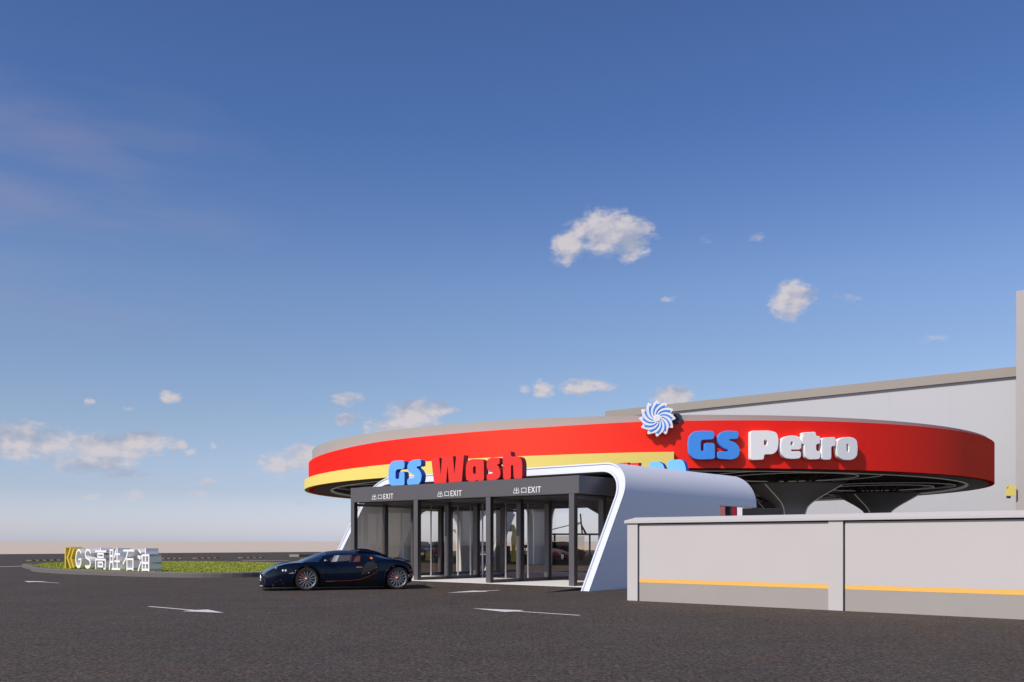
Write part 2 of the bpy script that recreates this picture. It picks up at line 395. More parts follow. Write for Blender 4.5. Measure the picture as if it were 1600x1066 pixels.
GL = {
 'G': [arc(.5,.5,.45,.46,45,335,16)+[(.93,.46),(.55,.46)]],
 'S': [[(.9,.82)]+arc(.5,.74,.4,.23,40,230,9)+[(.5,.5)]+arc(.5,.26,.42,.23,60,-140,9)[0:]],
 'gao': [[(.5,1),(.5,.88)],[(.02,.88),(.98,.88)],[(.25,.75),(.75,.75),(.75,.58),(.25,.58),(.25,.75)],[(.06,0),(.06,.46),(.94,.46),(.94,.02),(.82,.02)],[(.3,.32),(.7,.32),(.7,.12),(.3,.12),(.3,.32)]],
 'sheng': [[(.0,0),(.08,.4),(.08,.95),(.36,.95),(.36,.02),(.28,.02)],[(.08,.65),(.36,.65)],[(.08,.36),(.36,.36)],[(.52,.62),(.62,.92)],[(.55,.75),(1,.75)],[(.54,.4),(.98,.4)],[(.46,.02),(1,.02)],[(.77,1),(.77,.02)]],
 'shi': [[(.05,.93),(.97,.93)],[(.45,.93),(.3,.6),(.02,.3)],[(.36,0),(.36,.52),(.9,.52),(.9,0)],[(.36,.06),(.9,.06)]],
 'you': [[(.08,.95),(.24,.84)],[(.02,.65),(.18,.55)],[(.04,.0),(.26,.38)],[(.4,.0),(.4,.72),(.97,.72),(.97,.0)],[(.4,.36),(.97,.36)],[(.4,.04),(.97,.04)],[(.685,1),(.685,.04)]],
 'chu': [[(.5,.02),(.5,1)],[(.2,.9),(.2,.55),(.8,.55),(.8,.9)],[(.08,.42),(.08,.03),(.92,.03),(.92,.42)]],
 'kou': [[(.1,.05),(.1,.85),(.9,.85),(.9,.05)],[(.1,.12),(.9,.12)]],
 'E': [[(.85,.95),(.15,.95),(.15,.05),(.85,.05)],[(.15,.5),(.75,.5)]],
 'X': [[(.08,.97),(.92,.03)],[(.92,.97),(.08,.03)]],
 'I': [[(.5,.97),(.5,.03)]],
 'T': [[(.05,.95),(.95,.95)],[(.5,.95),(.5,.03)]],
}
SB = gp(117, 888.8, 0.16); SD = -F
root = empty('lawn_sign', SB, 'row of white extruded letters and Chinese characters with a gold emblem standing on the lawn', 'sign')
nF = -S
for key, x0, x1, nm in (('G',117.5,128.5,'letter'),('S',132,143,'letter'),('gao',148,166.5,'character'),('sheng',170,188,'character'),('shi',191.5,210.5,'character'),('you',214.5,234,'character')):
    a0, _ = onplane(x0, 880, SB, SD); a1, _ = onplane(x1, 880, SB, SD)
    hgt = 1.0 if key not in 'GS' else 0.97
    th = 0.085
    st = [[(x*(a1-a0-th)+th/2, y*(hgt-th)+th/2) for x, y in pl] for pl in GL[key]]
    stroke_mesh(st, th, 0.55, (SB+SD*a0, SD, nF), M_sign, nm, root)
# gold emblem: two nested chevrons and a bar
mbk = MB()
a0, _ = onplane(100.5, 880, SB, SD); a1, _ = onplane(115.5, 880, SB, SD); w_ = a1-a0
for k, (sx, th) in enumerate(((0.0,.11),(0.36,.11),(0.72,.08))):
    pass
st = [[(0.10*w_, .04),(0.10*w_,.94)], [(0.62*w_,.95),(0.32*w_,.5),(0.62*w_,.05)], [(0.95*w_,.9),(0.68*w_,.5),(0.95*w_,.1)]]
stroke_mesh(st, 0.12, 0.55, (SB+SD*a0, SD, nF), M_gold, 'gold_emblem', root)

# ================================================================== CAR WASH TUNNEL
W_, H_, RC, TH, KL = 12.4, 3.98, 1.15, 0.30, 0.62
NOTCH = 2.73
def profile(w0, w1, h, r, na=12):
    pts = []
    zs = [0, .4, .8, 1.2, 1.6, 2.0, 2.4, NOTCH-0.001, NOTCH]
    for z in zs:
        if z < h-r-0.02: pts.append((w0, z))
    for i in range(na+1):
        a = R(180-90*i/na); pts.append((w0+r+r*math.cos(a), h-r+r*math.sin(a)))
    for i in range(1, 16): pts.append((w0+r+(w1-w0-2*r)*i/16, h))
    for i in range(na+1):
        a = R(90-90*i/na); pts.append((w1-r+r*math.cos(a), h-r+r*math.sin(a)))
    for z in reversed(zs):
        if z < h-r-0.02: pts.append((w1, z))
    return pts
out = profile(0, W_, H_, RC); inn = profile(TH, W_-TH, H_-TH, RC-TH+0.02)
# the same number of stations on both skins
assert len(out) == len(inn), (len(out), len(inn))
TE = 10.67
def tend(w, z):
    if z < NOTCH-0.0005:
        return 7.83 if w < W_/2 else 2.95+0.64*z
    return TE
tun = empty('car_wash_tunnel', tw(5, 6.2), 'white rounded car wash tunnel shell with a slanted front rim', 'car wash')
def strip(P, Q, tp, tq, mi=0):
    """quad strip between curve P at t tp(z) and curve Q at tq(z)"""
    mb = MB(); n = len(P)
    vs = [tw(tp(w,z), w, z) for w, z in P]+[tw(tq(w,z), w, z) for w, z in Q]
    mb.add(vs, [(i, i+1, n+i+1, n+i) for i in range(n-1)], mi, True); return mb
t0f = lambda w, z: KL*z
mb = strip(out, out, t0f, tend); mb2 = strip(inn, inn, lambda w, z: KL*z, tend)
mb.build('shell', M_white, tun, sharp=R(40)); 
mb2.build('lining', M_inner, tun, sharp=R(40))
# rear closing edge and notch undersides
mbr = strip(out, inn, tend, tend); mbr.build('rear_edge', M_trim, tun, sharp=R(40))
for w0, w1, ta, tb in ((0, TH, 7.83, TE), (W_-TH, W_, 2.95+0.64*NOTCH, TE)):
    mbn = MB(); mbn.add([tw(ta,w0,NOTCH-.001), tw(tb,w0,NOTCH-.001), tw(tb,w1,NOTCH-.001), tw(ta,w1,NOTCH-.001)], [(0,1,2,3)]); mbn.build('opening_head', M_trim, tun)
# front rim: outer lip, recessed channel, inner lip
def lerp_prof(a): return [(o[0]+(i[0]-o[0])*a, o[1]+(i[1]-o[1])*a) for o, i in zip(out, inn)]
steps = [(0.0, 0.0), (0.0, -0.05), (0.16, -0.05), (0.20, 0.0), (0.80, 0.0), (0.84, -0.05), (1.0, -0.05), (1.0, 0.0)]
mbf = MB()
for (a, da), (b, db) in zip(steps[:-1], steps[1:]):
    P = lerp_prof(a); Q = lerp_prof(b); n = len(P)
    vs = [tw(KL*z+da, w, z) for w, z in P]+[tw(KL*z+db, w, z) for w, z in Q]
    mbf.add(vs, [(i, i+1, n+i+1, n+i) for i in range(n-1)], 0, True)
mbf.build('front_rim', M_trim, tun, sharp=R(35))
# left wall pier between its openings and the arch fillets
mbp = MB(); mbp.tbox(7.2, 8.2, W_-TH, W_, 0, NOTCH-0.002); mbp.build('pier', M_inner, tun)
def fillet(tc, sgn, r=0.75):
    pts = [(tc, NOTCH-0.002)]+[(tc+sgn*(r-r*math.sin(R(a))), NOTCH-0.002-r+r*math.cos(R(a))) for a in range(0, 91, 9)]
    vs = [tw(t, W_-TH, z) for t, z in pts]+[tw(t, W_, z) for t, z in pts]; n = len(pts)
    mbp = MB(); mbp.add(vs, [tuple(range(n)), tuple(range(n, 2*n))]+[(i, (i+1) % n, n+(i+1) % n, n+i) for i in range(n)]); mbp.build('corner_fillet', M_inner, tun)
fillet(7.199, -1); fillet(8.201, 1, 1.0); fillet(2.95+.64*NOTCH-.05, 1, .55)
for w0, w1 in ((W_-TH, W_),):
    mbs = MB(); mbs.hexa([tw(8.95,w1,.1),tw(8.95,w0,.1),tw(9.25,w0,.1),tw(9.25,w1,.1),tw(8.95+1.57,w1,NOTCH-.003),tw(8.95+1.57,w0,NOTCH-.003),tw(9.25+1.57,w0,NOTCH-.003),tw(9.25+1.57,w1,NOTCH-.003)]); mbs.build('slanted_leg', M_trim, tun, bevel=0.02)

# platform and ramp
mb = MB(); mb.tbox(0.30, 11.0, 0.48, W_-0.48, 0.0, 0.095)
tag(mb.build('wash_floor', M_floor), kind='structure')
mb = MB()
a, b, c, d = tw(-1.34,0.50,0.002), tw(0.296,0.50,0.002), tw(0.296,0.50,0.088), tw(-1.34,0.50,0.006)
e, f_, g, h = tw(-1.34,W_-.5,0.002), tw(0.296,W_-.5,0.002), tw(0.296,W_-.5,0.088), tw(-1.34,W_-.5,0.006)
mb.add([a,b,c,d,e,f_,g,h], [(0,1,2,3),(7,6,5,4),(3,2,6,7),(1,5,6,2),(0,3,7,4)])
ramp = mb.build('entry_ramp', [bpy.data.materials['asphalt'], M_black]); tag(ramp, kind='structure')
for p in ramp.data.polygons:
    if p.normal.dot(F) < -0.9: p.material_index = 1  # shaded right side of the ramp coloured black, no rubber there

# ---- glazed vestibule
TF, HB, HT, ZF = 0.617, 2.92, 3.466, 0.097
WP = [(1.045,1.248),(4.48,4.68),(7.92,8.13),(11.36,11.56)]
TD = TF+0.17+1.54*3
def vestibule(label, tf=lambda t: t, wf=lambda w: w, slim=False):
    B = lambda mb, t0, t1, w0, w1, z0, z1: mb.tbox(min(tf(t0),tf(t1)), max(tf(t0),tf(t1)), min(wf(w0),wf(w1)), max(wf(w0),wf(w1)), z0, z1)
    v = empty('glazed_vestibule', tw(tf(2.5), 6.2, ZF), label, 'vestibule', 'dark framed glass vestibules of the car wash')
    hb = MB(); B(hb, TF, TD+0.05, 0.862, 11.565, HB, HT); hb.build('header', M_char, v, bevel=0.012)
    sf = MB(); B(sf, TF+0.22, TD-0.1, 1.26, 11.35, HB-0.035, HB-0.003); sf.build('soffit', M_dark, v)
    for w0, w1 in (WP if slim else (WP[0], WP[-1])):
        for k in range(4):
            t = TF+0.002+1.54*k
            p = MB(); B(p, t, t+0.17, w0, w1, ZF, HB-0.002)
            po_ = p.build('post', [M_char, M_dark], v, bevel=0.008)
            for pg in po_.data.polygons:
                if abs(pg.normal.dot(F)) > 0.9: pg.material_index = 1  # shade of the post side faces painted in with the dark material
            if k < 3:
                wm = (w0+w1)/2
                r = MB(); B(r, t+0.172, t+1.538, wm-0.06, wm+0.06, ZF+0.002, ZF+0.10); r.build('rail', M_char, v); r = MB(); B(r, t+0.172, t+1.538, wm-0.05, wm+0.05, HB-0.14, HB-0.04)
                r.build('rail', M_char, v)
                g = MB(); g.add([tw(tf(q_), wf(wm), z_) for q_, z_ in ((t+.172,ZF+.1),(t+1.538,ZF+.1),(t+1.538,HB-.14),(t+.172,HB-.14))], [(0,1,2,3)]); g.build('pane', M_glass, v)
    if slim:
        for w in (10.6, 9.12, 8.45, 7.83, 6.67, 5.6):
            mb = MB(); mb.tube([tw(3.9,w,ZF), tw(3.9,w,HB-0.036)], 0.032, 8); mb.build('door_edge', M_trim, v)
    return v
vestibule('dark framed glass vestibule with three exits at the front of the car wash', slim=True)
# front bay nearest the car is shut with a glass screen
vestibule('dark framed glass vestibule at the far entry end of the car wash', lambda t: 10.95-t, lambda w: W_-w)

# exit lettering on the header
def exit_sign(px0, px1, label):
    base = tw(TF-0.012, 0)
    d = -F
    a0, _ = onplane(px0, 770, base, d); a1, _ = onplane(px1, 770, base, d); hgt = 0.18
    cw = a1-a0; root = empty('exit_sign', base+d*a0+UP*3.0, label, 'sign', 'exit signs on the vestibule header')
    u = cw/5.75
    x = 0.0
    for key, wd, nm in (('chu',1.5,'character'),('kou',1.4,'character'),('E',.62,'letter'),('X',.75,'letter'),('I',.42,'letter'),('T',.75,'letter')):
        st = [[(x+px*wd*u*0.86, py*hgt) for px, py in pl] for pl in GL[key]]
        stroke_mesh(st, 0.017 if nm == 'character' else 0.025, 0.014, (base+d*a0+UP*3.0-S*0.0, d, -S), M_char_txt, nm, root); x += wd*u*1.06
exit_sign(581, 615, 'left sign 出口EXIT in small white letters on the dark header')
exit_sign(683.5, 722, 'middle sign 出口EXIT in small white letters, below the red Wash letters')
exit_sign(802, 846, 'right sign 出口EXIT in small white letters, nearest the white rim')

# ---- GS Wash letters
ZW = 6.957
WL = {
 'G': [[(222,172),(120,172),(75,190),(52,250),(47,350),(56,425),(85,450),(223,441),(222,290),(168,292),(162,370),(135,375),(125,360),(125,290),(140,268),(222,262)]],
 'S': [[(403,160),(320,162),(270,190),(250,235),(262,290),(335,340),(325,360),(252,368),(250,438),(370,435),(400,400),(410,330),(390,280),(350,245),(360,236),(403,232)]],
 'W': [[(512,148),(600,140),(616,330),(630,130),(750,122),(765,318),(785,118),(870,112),(845,402),(705,412),(690,230),(675,415),(545,423)]],
 'a': [[(890,230),(902,180),(945,158),(1040,155),(1085,172),(1087,391),(1022,395),(1012,380),(985,398),(925,400),(895,378),(888,330)],[(967,250),(982,230),(997,240),(999,310),(985,322),(968,310)]],
 's': [[(1258,140),(1160,140),(1122,165),(1112,230),(1130,285),(1182,302),(1175,313),(1115,317),(1115,389),(1222,382),(1262,350),(1268,290),(1242,232),(1222,214),(1258,210)]],
 'h': [[(1288,75),(1378,70),(1380,132),(1450,125),(1488,145),(1503,200),(1502,369),(1410,373),(1405,232),(1392,215),(1380,230),(1378,375),(1295,378)]],
}
def wash_sign(label, front=True):
    base = tw(TF+0.01, 0); d = -F
    root = empty('rooftop_sign', tw(TF if front else 10.95-TF, 6.3, HT), label, 'sign', 'raised letter signs on the two vestibule roofs')
    for k, loops in WL.items():
        LP = []
        for lp in loops:
            q = [onplane(600+x/ZW, 695+y/ZW, base, d) for x, y in rnd(lp, 26 if k != 'W' else 5, 4)]
            LP.append([(a, max(z, HT+0.004)) if front else (a, HT+0.004+(max(z, HT+0.004)-HT)*1.36) for a, z in q])
        me = flat_solid(LP, 0.22)
        if front: frame_to(me, base, d, UP, -S)
        else: frame_to(me, tw(10.95-TF-0.01, W_-0.25), F, UP, S)
        o = link('letter', me, [M_bluel, M_bluesd] if k in 'GS' else [M_redl, M_redsd], root)
        side_mat(me, S)
wash_sign('GS Wash in blue and red block letters above the three exits')
wash_sign('mirrored GS Wash letters seen from behind above the far roof edge, half hidden', False)

# ================================================================== CANOPY
CC = Vector((9.97, 76.35, 0)); CR = 25.78
def zb(x): return CH+3.89*(1+0.0004*(x-CC.x))
def zt(x):
    d = x-CC.x; K = [(-26,5.78),(-18,6.10),(-14,6.16),(-8,6.26),(-3,6.41),(3,6.48),(9,6.56),(19,6.64),(26,6.66)]
    for (a, u), (b, v) in zip(K[:-1], K[1:]):
        if d <= b: return CH+u+(v-u)*(max(d,a)-a)/(b-a)
    return CH+K[-1][1]
def zp(x): return max(CH+6.79+0.002*(x-CC.x), zt(x)+0.05)
def ray_ang(px, rad):
    """azimuth on a circle of radius rad (front side) seen along the photo column px"""
    k = Vector(((px-CX)/FPX, 1)); c = Vector((CC.x, CC.y)); A = k.dot(k); B_ = -2*k.dot(c); C_ = c.dot(c)-rad*rad
    D = B_*B_-4*A*C_; Y = (-B_-math.sqrt(max(D,0)))/(2*A); p = k*Y
    return math.atan2(p.y-c.y, p.x-c.x), Y
can = empty('station_canopy', CC, 'huge round canopy with red and yellow fascia and grey parapet', 'canopy')
NS = 256
def ringwall(prof, name, mt, a0=None, a1=None, nseg=NS, caps=False):
    """prof: list of (radius, zfunc)"""
    full = a0 is None
    if full: a0, a1 = 0, 2*math.pi
    mb = MB(); m = nseg if full else nseg+1; vs = []
    for k in range(m):
        a = a0+(a1-a0)*k/nseg
        for r, zf in prof:
            x = CC.x+r*math.cos(a); y = CC.y+r*math.sin(a); vs.append((x, y, zf(x)))
    Ln = len(prof); fs = [(k*Ln+j, ((k+1) % m)*Ln+j, ((k+1) % m)*Ln+j+1, k*Ln+j+1) for k in range(nseg) for j in range(Ln-1)]
    if caps: fs += [tuple(range(Ln))[::-1], tuple(range((m-1)*Ln, m*Ln))]
    mb.add(vs, fs, 0, True); return mb.build(name, mt, can, sharp=R(30))
o_ = lambda f, d: (lambda x: f(x)+d)
ringwall([(CR-0.35, o_(zb,0.02)), (CR, o_(zb,0.02)), (CR, zt), (CR-0.25, zt)], 'red_fascia', M_red)
ringwall([(CR-0.26, zt), (CR-0.26, o_(zp,0)), (CR-0.6, o_(zp,0.0)), (CR-0.6, o_(zt,-0.3))], 'parapet', M_par)
ya, _ = ray_ang(1053, CR+0.3); yend = ya-R(150)
zy = lambda x: zb(x)+0.34*(zt(x)-zb(x))
ringwall([(CR+0.004, o_(zb,-0.02)), (CR+0.3, o_(zb,-0.02)), (CR+0.3, zy), (CR+0.004, zy), (CR+0.004, o_(zb,-0.02))], 'yellow_band', M_yel, ya, yend, 128, True)
# roof disc, underside
def disc(r0, r1, zf, name, mt, parent=can):
    return ringwall([(r0, zf), (r1, zf)], name, mt)
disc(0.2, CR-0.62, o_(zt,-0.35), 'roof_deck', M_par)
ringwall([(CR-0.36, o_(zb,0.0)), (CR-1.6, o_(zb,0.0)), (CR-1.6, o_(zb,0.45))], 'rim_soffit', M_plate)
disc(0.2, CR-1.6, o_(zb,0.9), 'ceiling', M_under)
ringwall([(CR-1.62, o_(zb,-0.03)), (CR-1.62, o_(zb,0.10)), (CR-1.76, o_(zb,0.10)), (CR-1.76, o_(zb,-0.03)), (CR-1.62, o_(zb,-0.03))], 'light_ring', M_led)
# ceiling ribs (a dark open grid)
for k in range(-19, 20):
    d = 1.3*k; hl = math.sqrt(max((CR-1.7)**2-d*d, 0))
    for ax in (0, 1):
        if hl < 1: continue
        if ax == 0:
            x = CC.x+d; mb = MB(); mb.box((x-0.05, CC.y-hl, zb(x)+0.55), (x+0.05, CC.y+hl, zb(x)+0.85)); mb.build('ceiling_beam', M_under, can)
        else:
            y = CC.y+d; a_, b_ = CC.x-hl, CC.x+hl
            mb = MB(); mb.hexa([(a_,y-.05,zb(a_)+.5),(b_,y-.05,zb(b_)+.5),(b_,y+.05,zb(b_)+.5),(a_,y+.05,zb(a_)+.5),(a_,y-.05,zb(a_)+.8),(b_,y-.05,zb(b_)+.8),(b_,y+.05,zb(b_)+.8),(a_,y+.05,zb(a_)+.8)]); mb.build('ceiling_beam', M_under, can)
# ceiling lamps
for k in range(40):
    a = random.uniform(0, 6.283); r = random.uniform(6, 23); x, y = CC.x+r*math.cos(a), CC.y+r*math.sin(a)
    mb = MB(); mb.box((x-0.45, y-0.3, zb(x)+0.12), (x+0.45, y+0.3, zb(x)+0.26)); mb.build('ceiling_lamp', M_ring, can, bevel=0.02)
# funnel columns with their rings
CA = [math.atan2(61-CC.y, 17.06-CC.x)+R(51.43)*k for k in range(7)]
def circ_tube(mb, c, r, z, wd, h, n=64):
    mb.lathe([(r-wd/2, z), (r+wd/2, z), (r+wd/2, z+h), (r-wd/2, z+h), (r-wd/2, z)], c, n=n)
lab = ['grey trumpet column nearest the white tunnel end, under the canopy', 'grey trumpet column to the right, under the canopy edge']
for k, a in enumerate(CA):
    c = CC+Vector((18.3*math.cos(a), 18.3*math.sin(a), 0)); zu = zb(c.x)
    ztop = zu-0.36
    col = empty('funnel_column', c, lab[0] if k == 0 else lab[1] if k == 1 else 'grey trumpet column deep under the round canopy, seen past the car wash', 'column', 'trumpet columns carrying the canopy' if k < 2 else 'far trumpet columns carrying the canopy')
    prof = []
    for i in range(25):
        z = ztop*(i/24)**0.7; prof.append((tabi([0,.45,.8,1.15,1.45,2.2,6], [3.0,2.25,1.65,1.15,.90,.74,.70], ztop-z), z))
    mb = MB(); mb.lathe(prof, (c.x,c.y,0), n=48); mb.build('shaft', M_funnel, col)
    mb = MB(); mb.lathe([(0.1,ztop+0.03),(3.03,ztop+0.03),(3.06,ztop-0.05),(2.98,ztop-0.02)], (c.x,c.y,0), n=48); mb.build('top_plate', M_ring, col, sharp=R(30))
    for j in range(3):
        g = math.atan2(-c.y, -c.x)+R(88)-R(120)*j
        mb = MB(); mb.tube([(c.x+(r+0.03)*math.cos(g), c.y+(r+0.03)*math.sin(g), z) for r, z in prof], 0.035, 6); mb.build('light_strip', M_led, col)
    for j in range(12):
        g = R(30)*j
        mb = MB(); mb.tube([(c.x+0.9*math.cos(g), c.y+0.9*math.sin(g), ztop+0.03), (c.x+2.6*math.cos(g), c.y+2.6*math.sin(g), zu+0.55)], 0.06, 6); mb.build('strut', M_ring, col)
    for r, wd, mt, nm, dz in ((3.5,0.4,M_plate,'plate_ring',0.14),(3.95,0.07,M_led,'light_ring',0.12),(5.0,0.45,M_plate,'plate_ring',0.22),(5.4,0.06,M_led,'light_ring',0.18)):
        mb = MB(); circ_tube(mb, (c.x,c.y,0), r, zu+dz, wd, 0.03 if mt is M_led else 0.06); mb.build(nm, mt, col, sharp=R(30))

# ---- GS Petro letters
PL = {
 'G': [[(300,73),(180,69),(125,78),(90,115),(82,180),(88,265),(130,305),(190,312),(307,306),(305,172),(213,172),(213,238),(195,241),(188,225),(188,160),(200,148),(300,142)]],
 'S': [[(502,74),(400,68),(345,88),(322,140),(345,195),(420,235),(410,244),(325,240),(325,305),(450,313),(500,292),(514,250),(508,200),(470,165),(425,150),(430,142),(502,139)]],
 'P': [[(600,70),(760,68),(822,85),(838,150),(828,235),(790,268),(715,268),(715,312),(600,316)],[(715,148),(738,148),(743,165),(740,190),(715,192)]],
 'e': [[(860,140),(890,118),(950,108),(1008,118),(1028,158),(1025,228),(940,228),(945,242),(1025,240),(1022,300),(950,308),(885,298),(856,260),(850,190)],[(937,190),(937,168),(948,158),(958,168),(957,190)]],
 't': [[(1035,85),(1146,78),(1150,115),(1182,115),(1182,180),(1150,182),(1150,225),(1158,240),(1184,240),(1184,308),(1090,311),(1060,292),(1050,250),(1050,182),(1030,180),(1030,120),(1040,115)]],
 'r': [[(1195,128),(1260,126),(1312,121),(1312,200),(1276,200),(1276,313),(1195,313)]],
 'o': [[(1325,150),(1365,125),(1445,122),(1488,145),(1497,215),(1490,285),(1450,316),(1375,315),(1332,290),(1318,220)],[(1402,185),(1412,178),(1422,190),(1424,230),(1414,250),(1403,240)]],
}
rootp = None
for k, loops in PL.items():
    xs = [p[0] for p in loops[0]]; xc = 1060+(min(xs)+max(xs))/2/5.333
    rad = CR+0.36
    a, Y = ray_ang(xc, rad)
    ef = Vector((math.cos(a), math.sin(a), 0)); d = Vector((-math.sin(a), math.cos(a), 0))
    base = CC+ef*rad
    if rootp is None: rootp = empty('fascia_sign', CC+ef*CR+UP*6.2, 'GS Petro in blue and white block letters on the red fascia', 'sign')
    LP = [[onplane(1060+x/5.333, 660+y/5.333, base, d) for x, y in rnd(lp, 24, 4)] for lp in loops]
    me = flat_solid(LP, 0.33, 0.025)
    frame_to(me, base, d, UP, ef)
    link('letter', me, M_blue if k in 'GS' else M_wl, rootp)

# ---- pinwheel logo
a, Y = ray_ang(1027, CR+0.50); ef = Vector((math.cos(a), math.sin(a), 0)); d = Vector((-math.sin(a), math.cos(a), 0)); base = CC+ef*(CR+0.50)
_, zc = onplane(1027, 654, base, d); sR = 26.5/FPX*Y/0.98
lr = empty('pinwheel_logo', base+UP*zc, 'round white and blue pinwheel emblem fixed to the top of the red fascia', 'logo')
def pol(r, th): return (r*math.cos(th), r*math.sin(th))
NB = 12; sw = lambda r: -1.25*((r-0.2)/0.8)**0.85     # clockwise sweep
plate = []
for b in range(NB):
    th = 2*math.pi*b/NB
    plate += [pol(0.80*sR, th+0.34), pol(1.0*sR, th+0.20), pol(0.97*sR, th-0.02)][::-1] if False else [pol(1.04*sR, th-0.05), pol(1.04*sR, th+0.03), pol(0.84*sR, th+0.37)]
me = flat_solid([plate], 0.22, 0.015); frame_to(me, base+UP*zc, d, UP, ef); link('backplate', me, M_sign, lr)
for b in range(NB):
    th = 2*math.pi*b/NB+0.99
    A = []; Bq = []
    for i in range(11):
        r = 0.25+0.63*i/10; hw = 0.065+0.042*(i/10)
        A.append(pol(r*sR, th+sw(r)+hw)); Bq.append(pol(r*sR, th+sw(r)-hw))
    tipm = pol(0.79*sR, th+sw(0.79))
    me = flat_solid([A+[tipm]+Bq[::-1]], 0.03); frame_to(me, base+UP*zc+ef*0.03, d, UP, ef); link('blade', me, M_blue, lr)
me = flat_solid([[pol(0.18*sR, R(15*i)) for i in range(24)]], 0.035); frame_to(me, base+UP*zc+ef*0.035, d, UP, ef); link('hub', me, M_sign, lr)
mb = MB(); mb.obox(base+UP*(zc-0.6), d, -ef, -0.3, 0.3, 0.22, 0.49, 0, 0.8); mb.build('bracket', M_char, lr)
a2, Y2 = ray_ang(1057, CR); e2 = Vector((math.cos(a2), math.sin(a2), 0)); d2 = Vector((-math.sin(a2), math.cos(a2), 0)); b2 = CC+e2*(CR+0.12); _, z2 = onplane(1057, 654, b2, d2)
me = flat_solid([[pol(0.30, R(45*i+22)) for i in range(8)]], 0.36); frame_to(me, b2+UP*z2, d2, UP, e2); link('mounting_cap', me, M_black if False else mat('navy_cap', (0.03,0.035,0.055), 0.5), lr)

# ================================================================== BOUNDARY WALL
WB = gp(980, 938.4); WD = -F; WN = -S   # runs to the right/near, faces the camera
fence = empty('boundary_wall', WB+WD*6, 'low pale boundary wall with sloped coping, posts and a yellow stripe', 'wall')
def wbox(l0, l1, m0, m1, z0, z1, name, mt, bev=0.0):
    mb = MB(); mb.obox(WB, WD, S, l0, l1, m0, m1, z0, z1); return mb.build(name, mt, fence, bevel=bev)
l1a, _ = onplane(996, 900, WB, WD); l2a, _ = onplane(1294, 900, WB, WD); l2b, _ = onplane(1317, 900, WB, WD)
pw = l2b-l2a; sp = l2a
zs0, zs1, ztp = 0.452, 0.548, 1.90
posts = [(0, l1a), (l2a, l2b), (2*l2a, 2*l2a+pw), (3*l2a, 3*l2a+pw)]
for i, (p0, p1) in enumerate(posts):
    wbox(p0, p1, 0, 0.34, 0, ztp, 'post', M_wall, 0.006)
for i in range(3):
    q0, q1 = posts[i][1], posts[i+1][0]
    wbox(q0+0.035, q1, 0.035, 0.30, 0, zs0, 'plinth', M_wallb)
    wbox(q0+0.035, q1, 0.031, 0.30, zs0+0.001, zs1, 'stripe', M_stripe)
    wbox(q0+0.035, q1, 0.035, 0.30, zs1+0.001, ztp-0.03, 'panel', M_wall)
    wbox(q0+0.002, q0+0.033, 0.06, 0.30, 0, ztp-0.03, 'shadow_gap', M_gap)  # recess beside each post, its shadow put in as dark colour
    wbox(q0+0.002, q1-0.001, 0.05, 0.30, ztp-0.029, ztp-0.001, 'shadow_gap', M_gap)
mb = MB(); Lw = posts[-1][1]+0.1
pr = [(-0.05,ztp+0.002),(0.39,ztp+0.002),(0.39,ztp+0.07),(0.22,ztp+0.145),(0.12,ztp+0.145),(-0.05,ztp+0.07)]
vs = [WB+WD*(-0.06)+S*m_+UP*z for m_, z in pr[:3]]+[WB+WD*(0.16)+S*m_+UP*z for m_, z in pr[3:5]]+[WB+WD*(-0.06)+S*pr[5][0]+UP*pr[5][1]]
vs += [WB+WD*Lw+S*m_+UP*z for m_, z in pr]
mb.add(vs, [(0,1,2,5),(2,3,4,5),(6,7,8,9,10,11)]+[(i,(i+1) % 6, 6+(i+1) % 6, 6+i) for i in range(6)])
mb.build('coping', M_wall, fence, bevel=0.006)

# ================================================================== BUILDING BEHIND
b0 = at(1587, 846, 92); b0.z = 0
bl, _ = onplane(948, 600, b0, F)
H1 = CH+(846-573.5)/FPX*92
bld = empty('warehouse', b0+F*bl/2, 'long pale warehouse wall with a brown-grey roof band behind the canopy', 'building')
mb = MB(); mb.obox(b0, F, S, -30, bl-1.2, 0, 40, 0, H1-0.95); mb.build('wall', M_bld, bld)
mb = MB(); mb.obox(b0, F, S, -30, bl, -0.35, 41, H1-0.948, H1)
mb.build('roof', M_roof, bld)
mb = MB(); mb.obox(b0, F, S, bl-1.198, bl-0.1, 0.0, 39, H1-1.4, H1-0.95); mb.build('soffit', M_bld, bld)
for k in range(-4, 14):
    if 6*k > bl-2: break
    mb = MB(); mb.obox(b0, F, S, 6*k, 6*k+0.03, -0.006, 0.0, 0, H1-0.96); mb.build('wall_joint', mat('joint_soft', (0.42,0.415,0.43), 0.8), bld)
tb = at(1587.5, 846, 88); tb.z = 0
H2 = CH+(846-455)/FPX*88
twr = empty('stair_tower', tb-F*4, 'tall plain beige tower at the right edge of the photo', 'tower')
mb = MB(); mb.obox(tb, -F, S, 0, 14, 0, 3.0, 0, H2); mb.build('wall', M_tower, twr, bevel=0.04)
mb = MB(); mb.obox(tb, -F, S, 2.0, 3.6, -0.03, -0.002, 0.05, 3.2); mb.build('door', M_bld, twr)
# yellow projecting sign
q = at(1579.5, 766.5, 87.5)
sgn = empty('projecting_sign', q-UP*0.6, 'small yellow notched sign sticking out from the edge of the tower', 'sign')
k_ = 87.5/FPX
shape = [(7.6,8.5),(-7,8.5),(-7,5.5),(-3.5,5.5),(-3.5,2),(-5,2),(-5,-4),(-7,-4),(-7,-8.5),(7.6,-8.5)]
me = flat_solid([[(x*k_, y*k_) for x, y in shape]], 0.25); frame_to(me, q, Vector((1,0,0)), UP, Vector((0,-1,0))); link('panel', me, M_yel, sgn)
mb = MB(); mb.box((q.x-0.30, q.y+0.02, q.z-0.72), (q.x+0.0, q.y+0.22, q.z-0.51)); mb.build('bracket', M_dark, sgn)

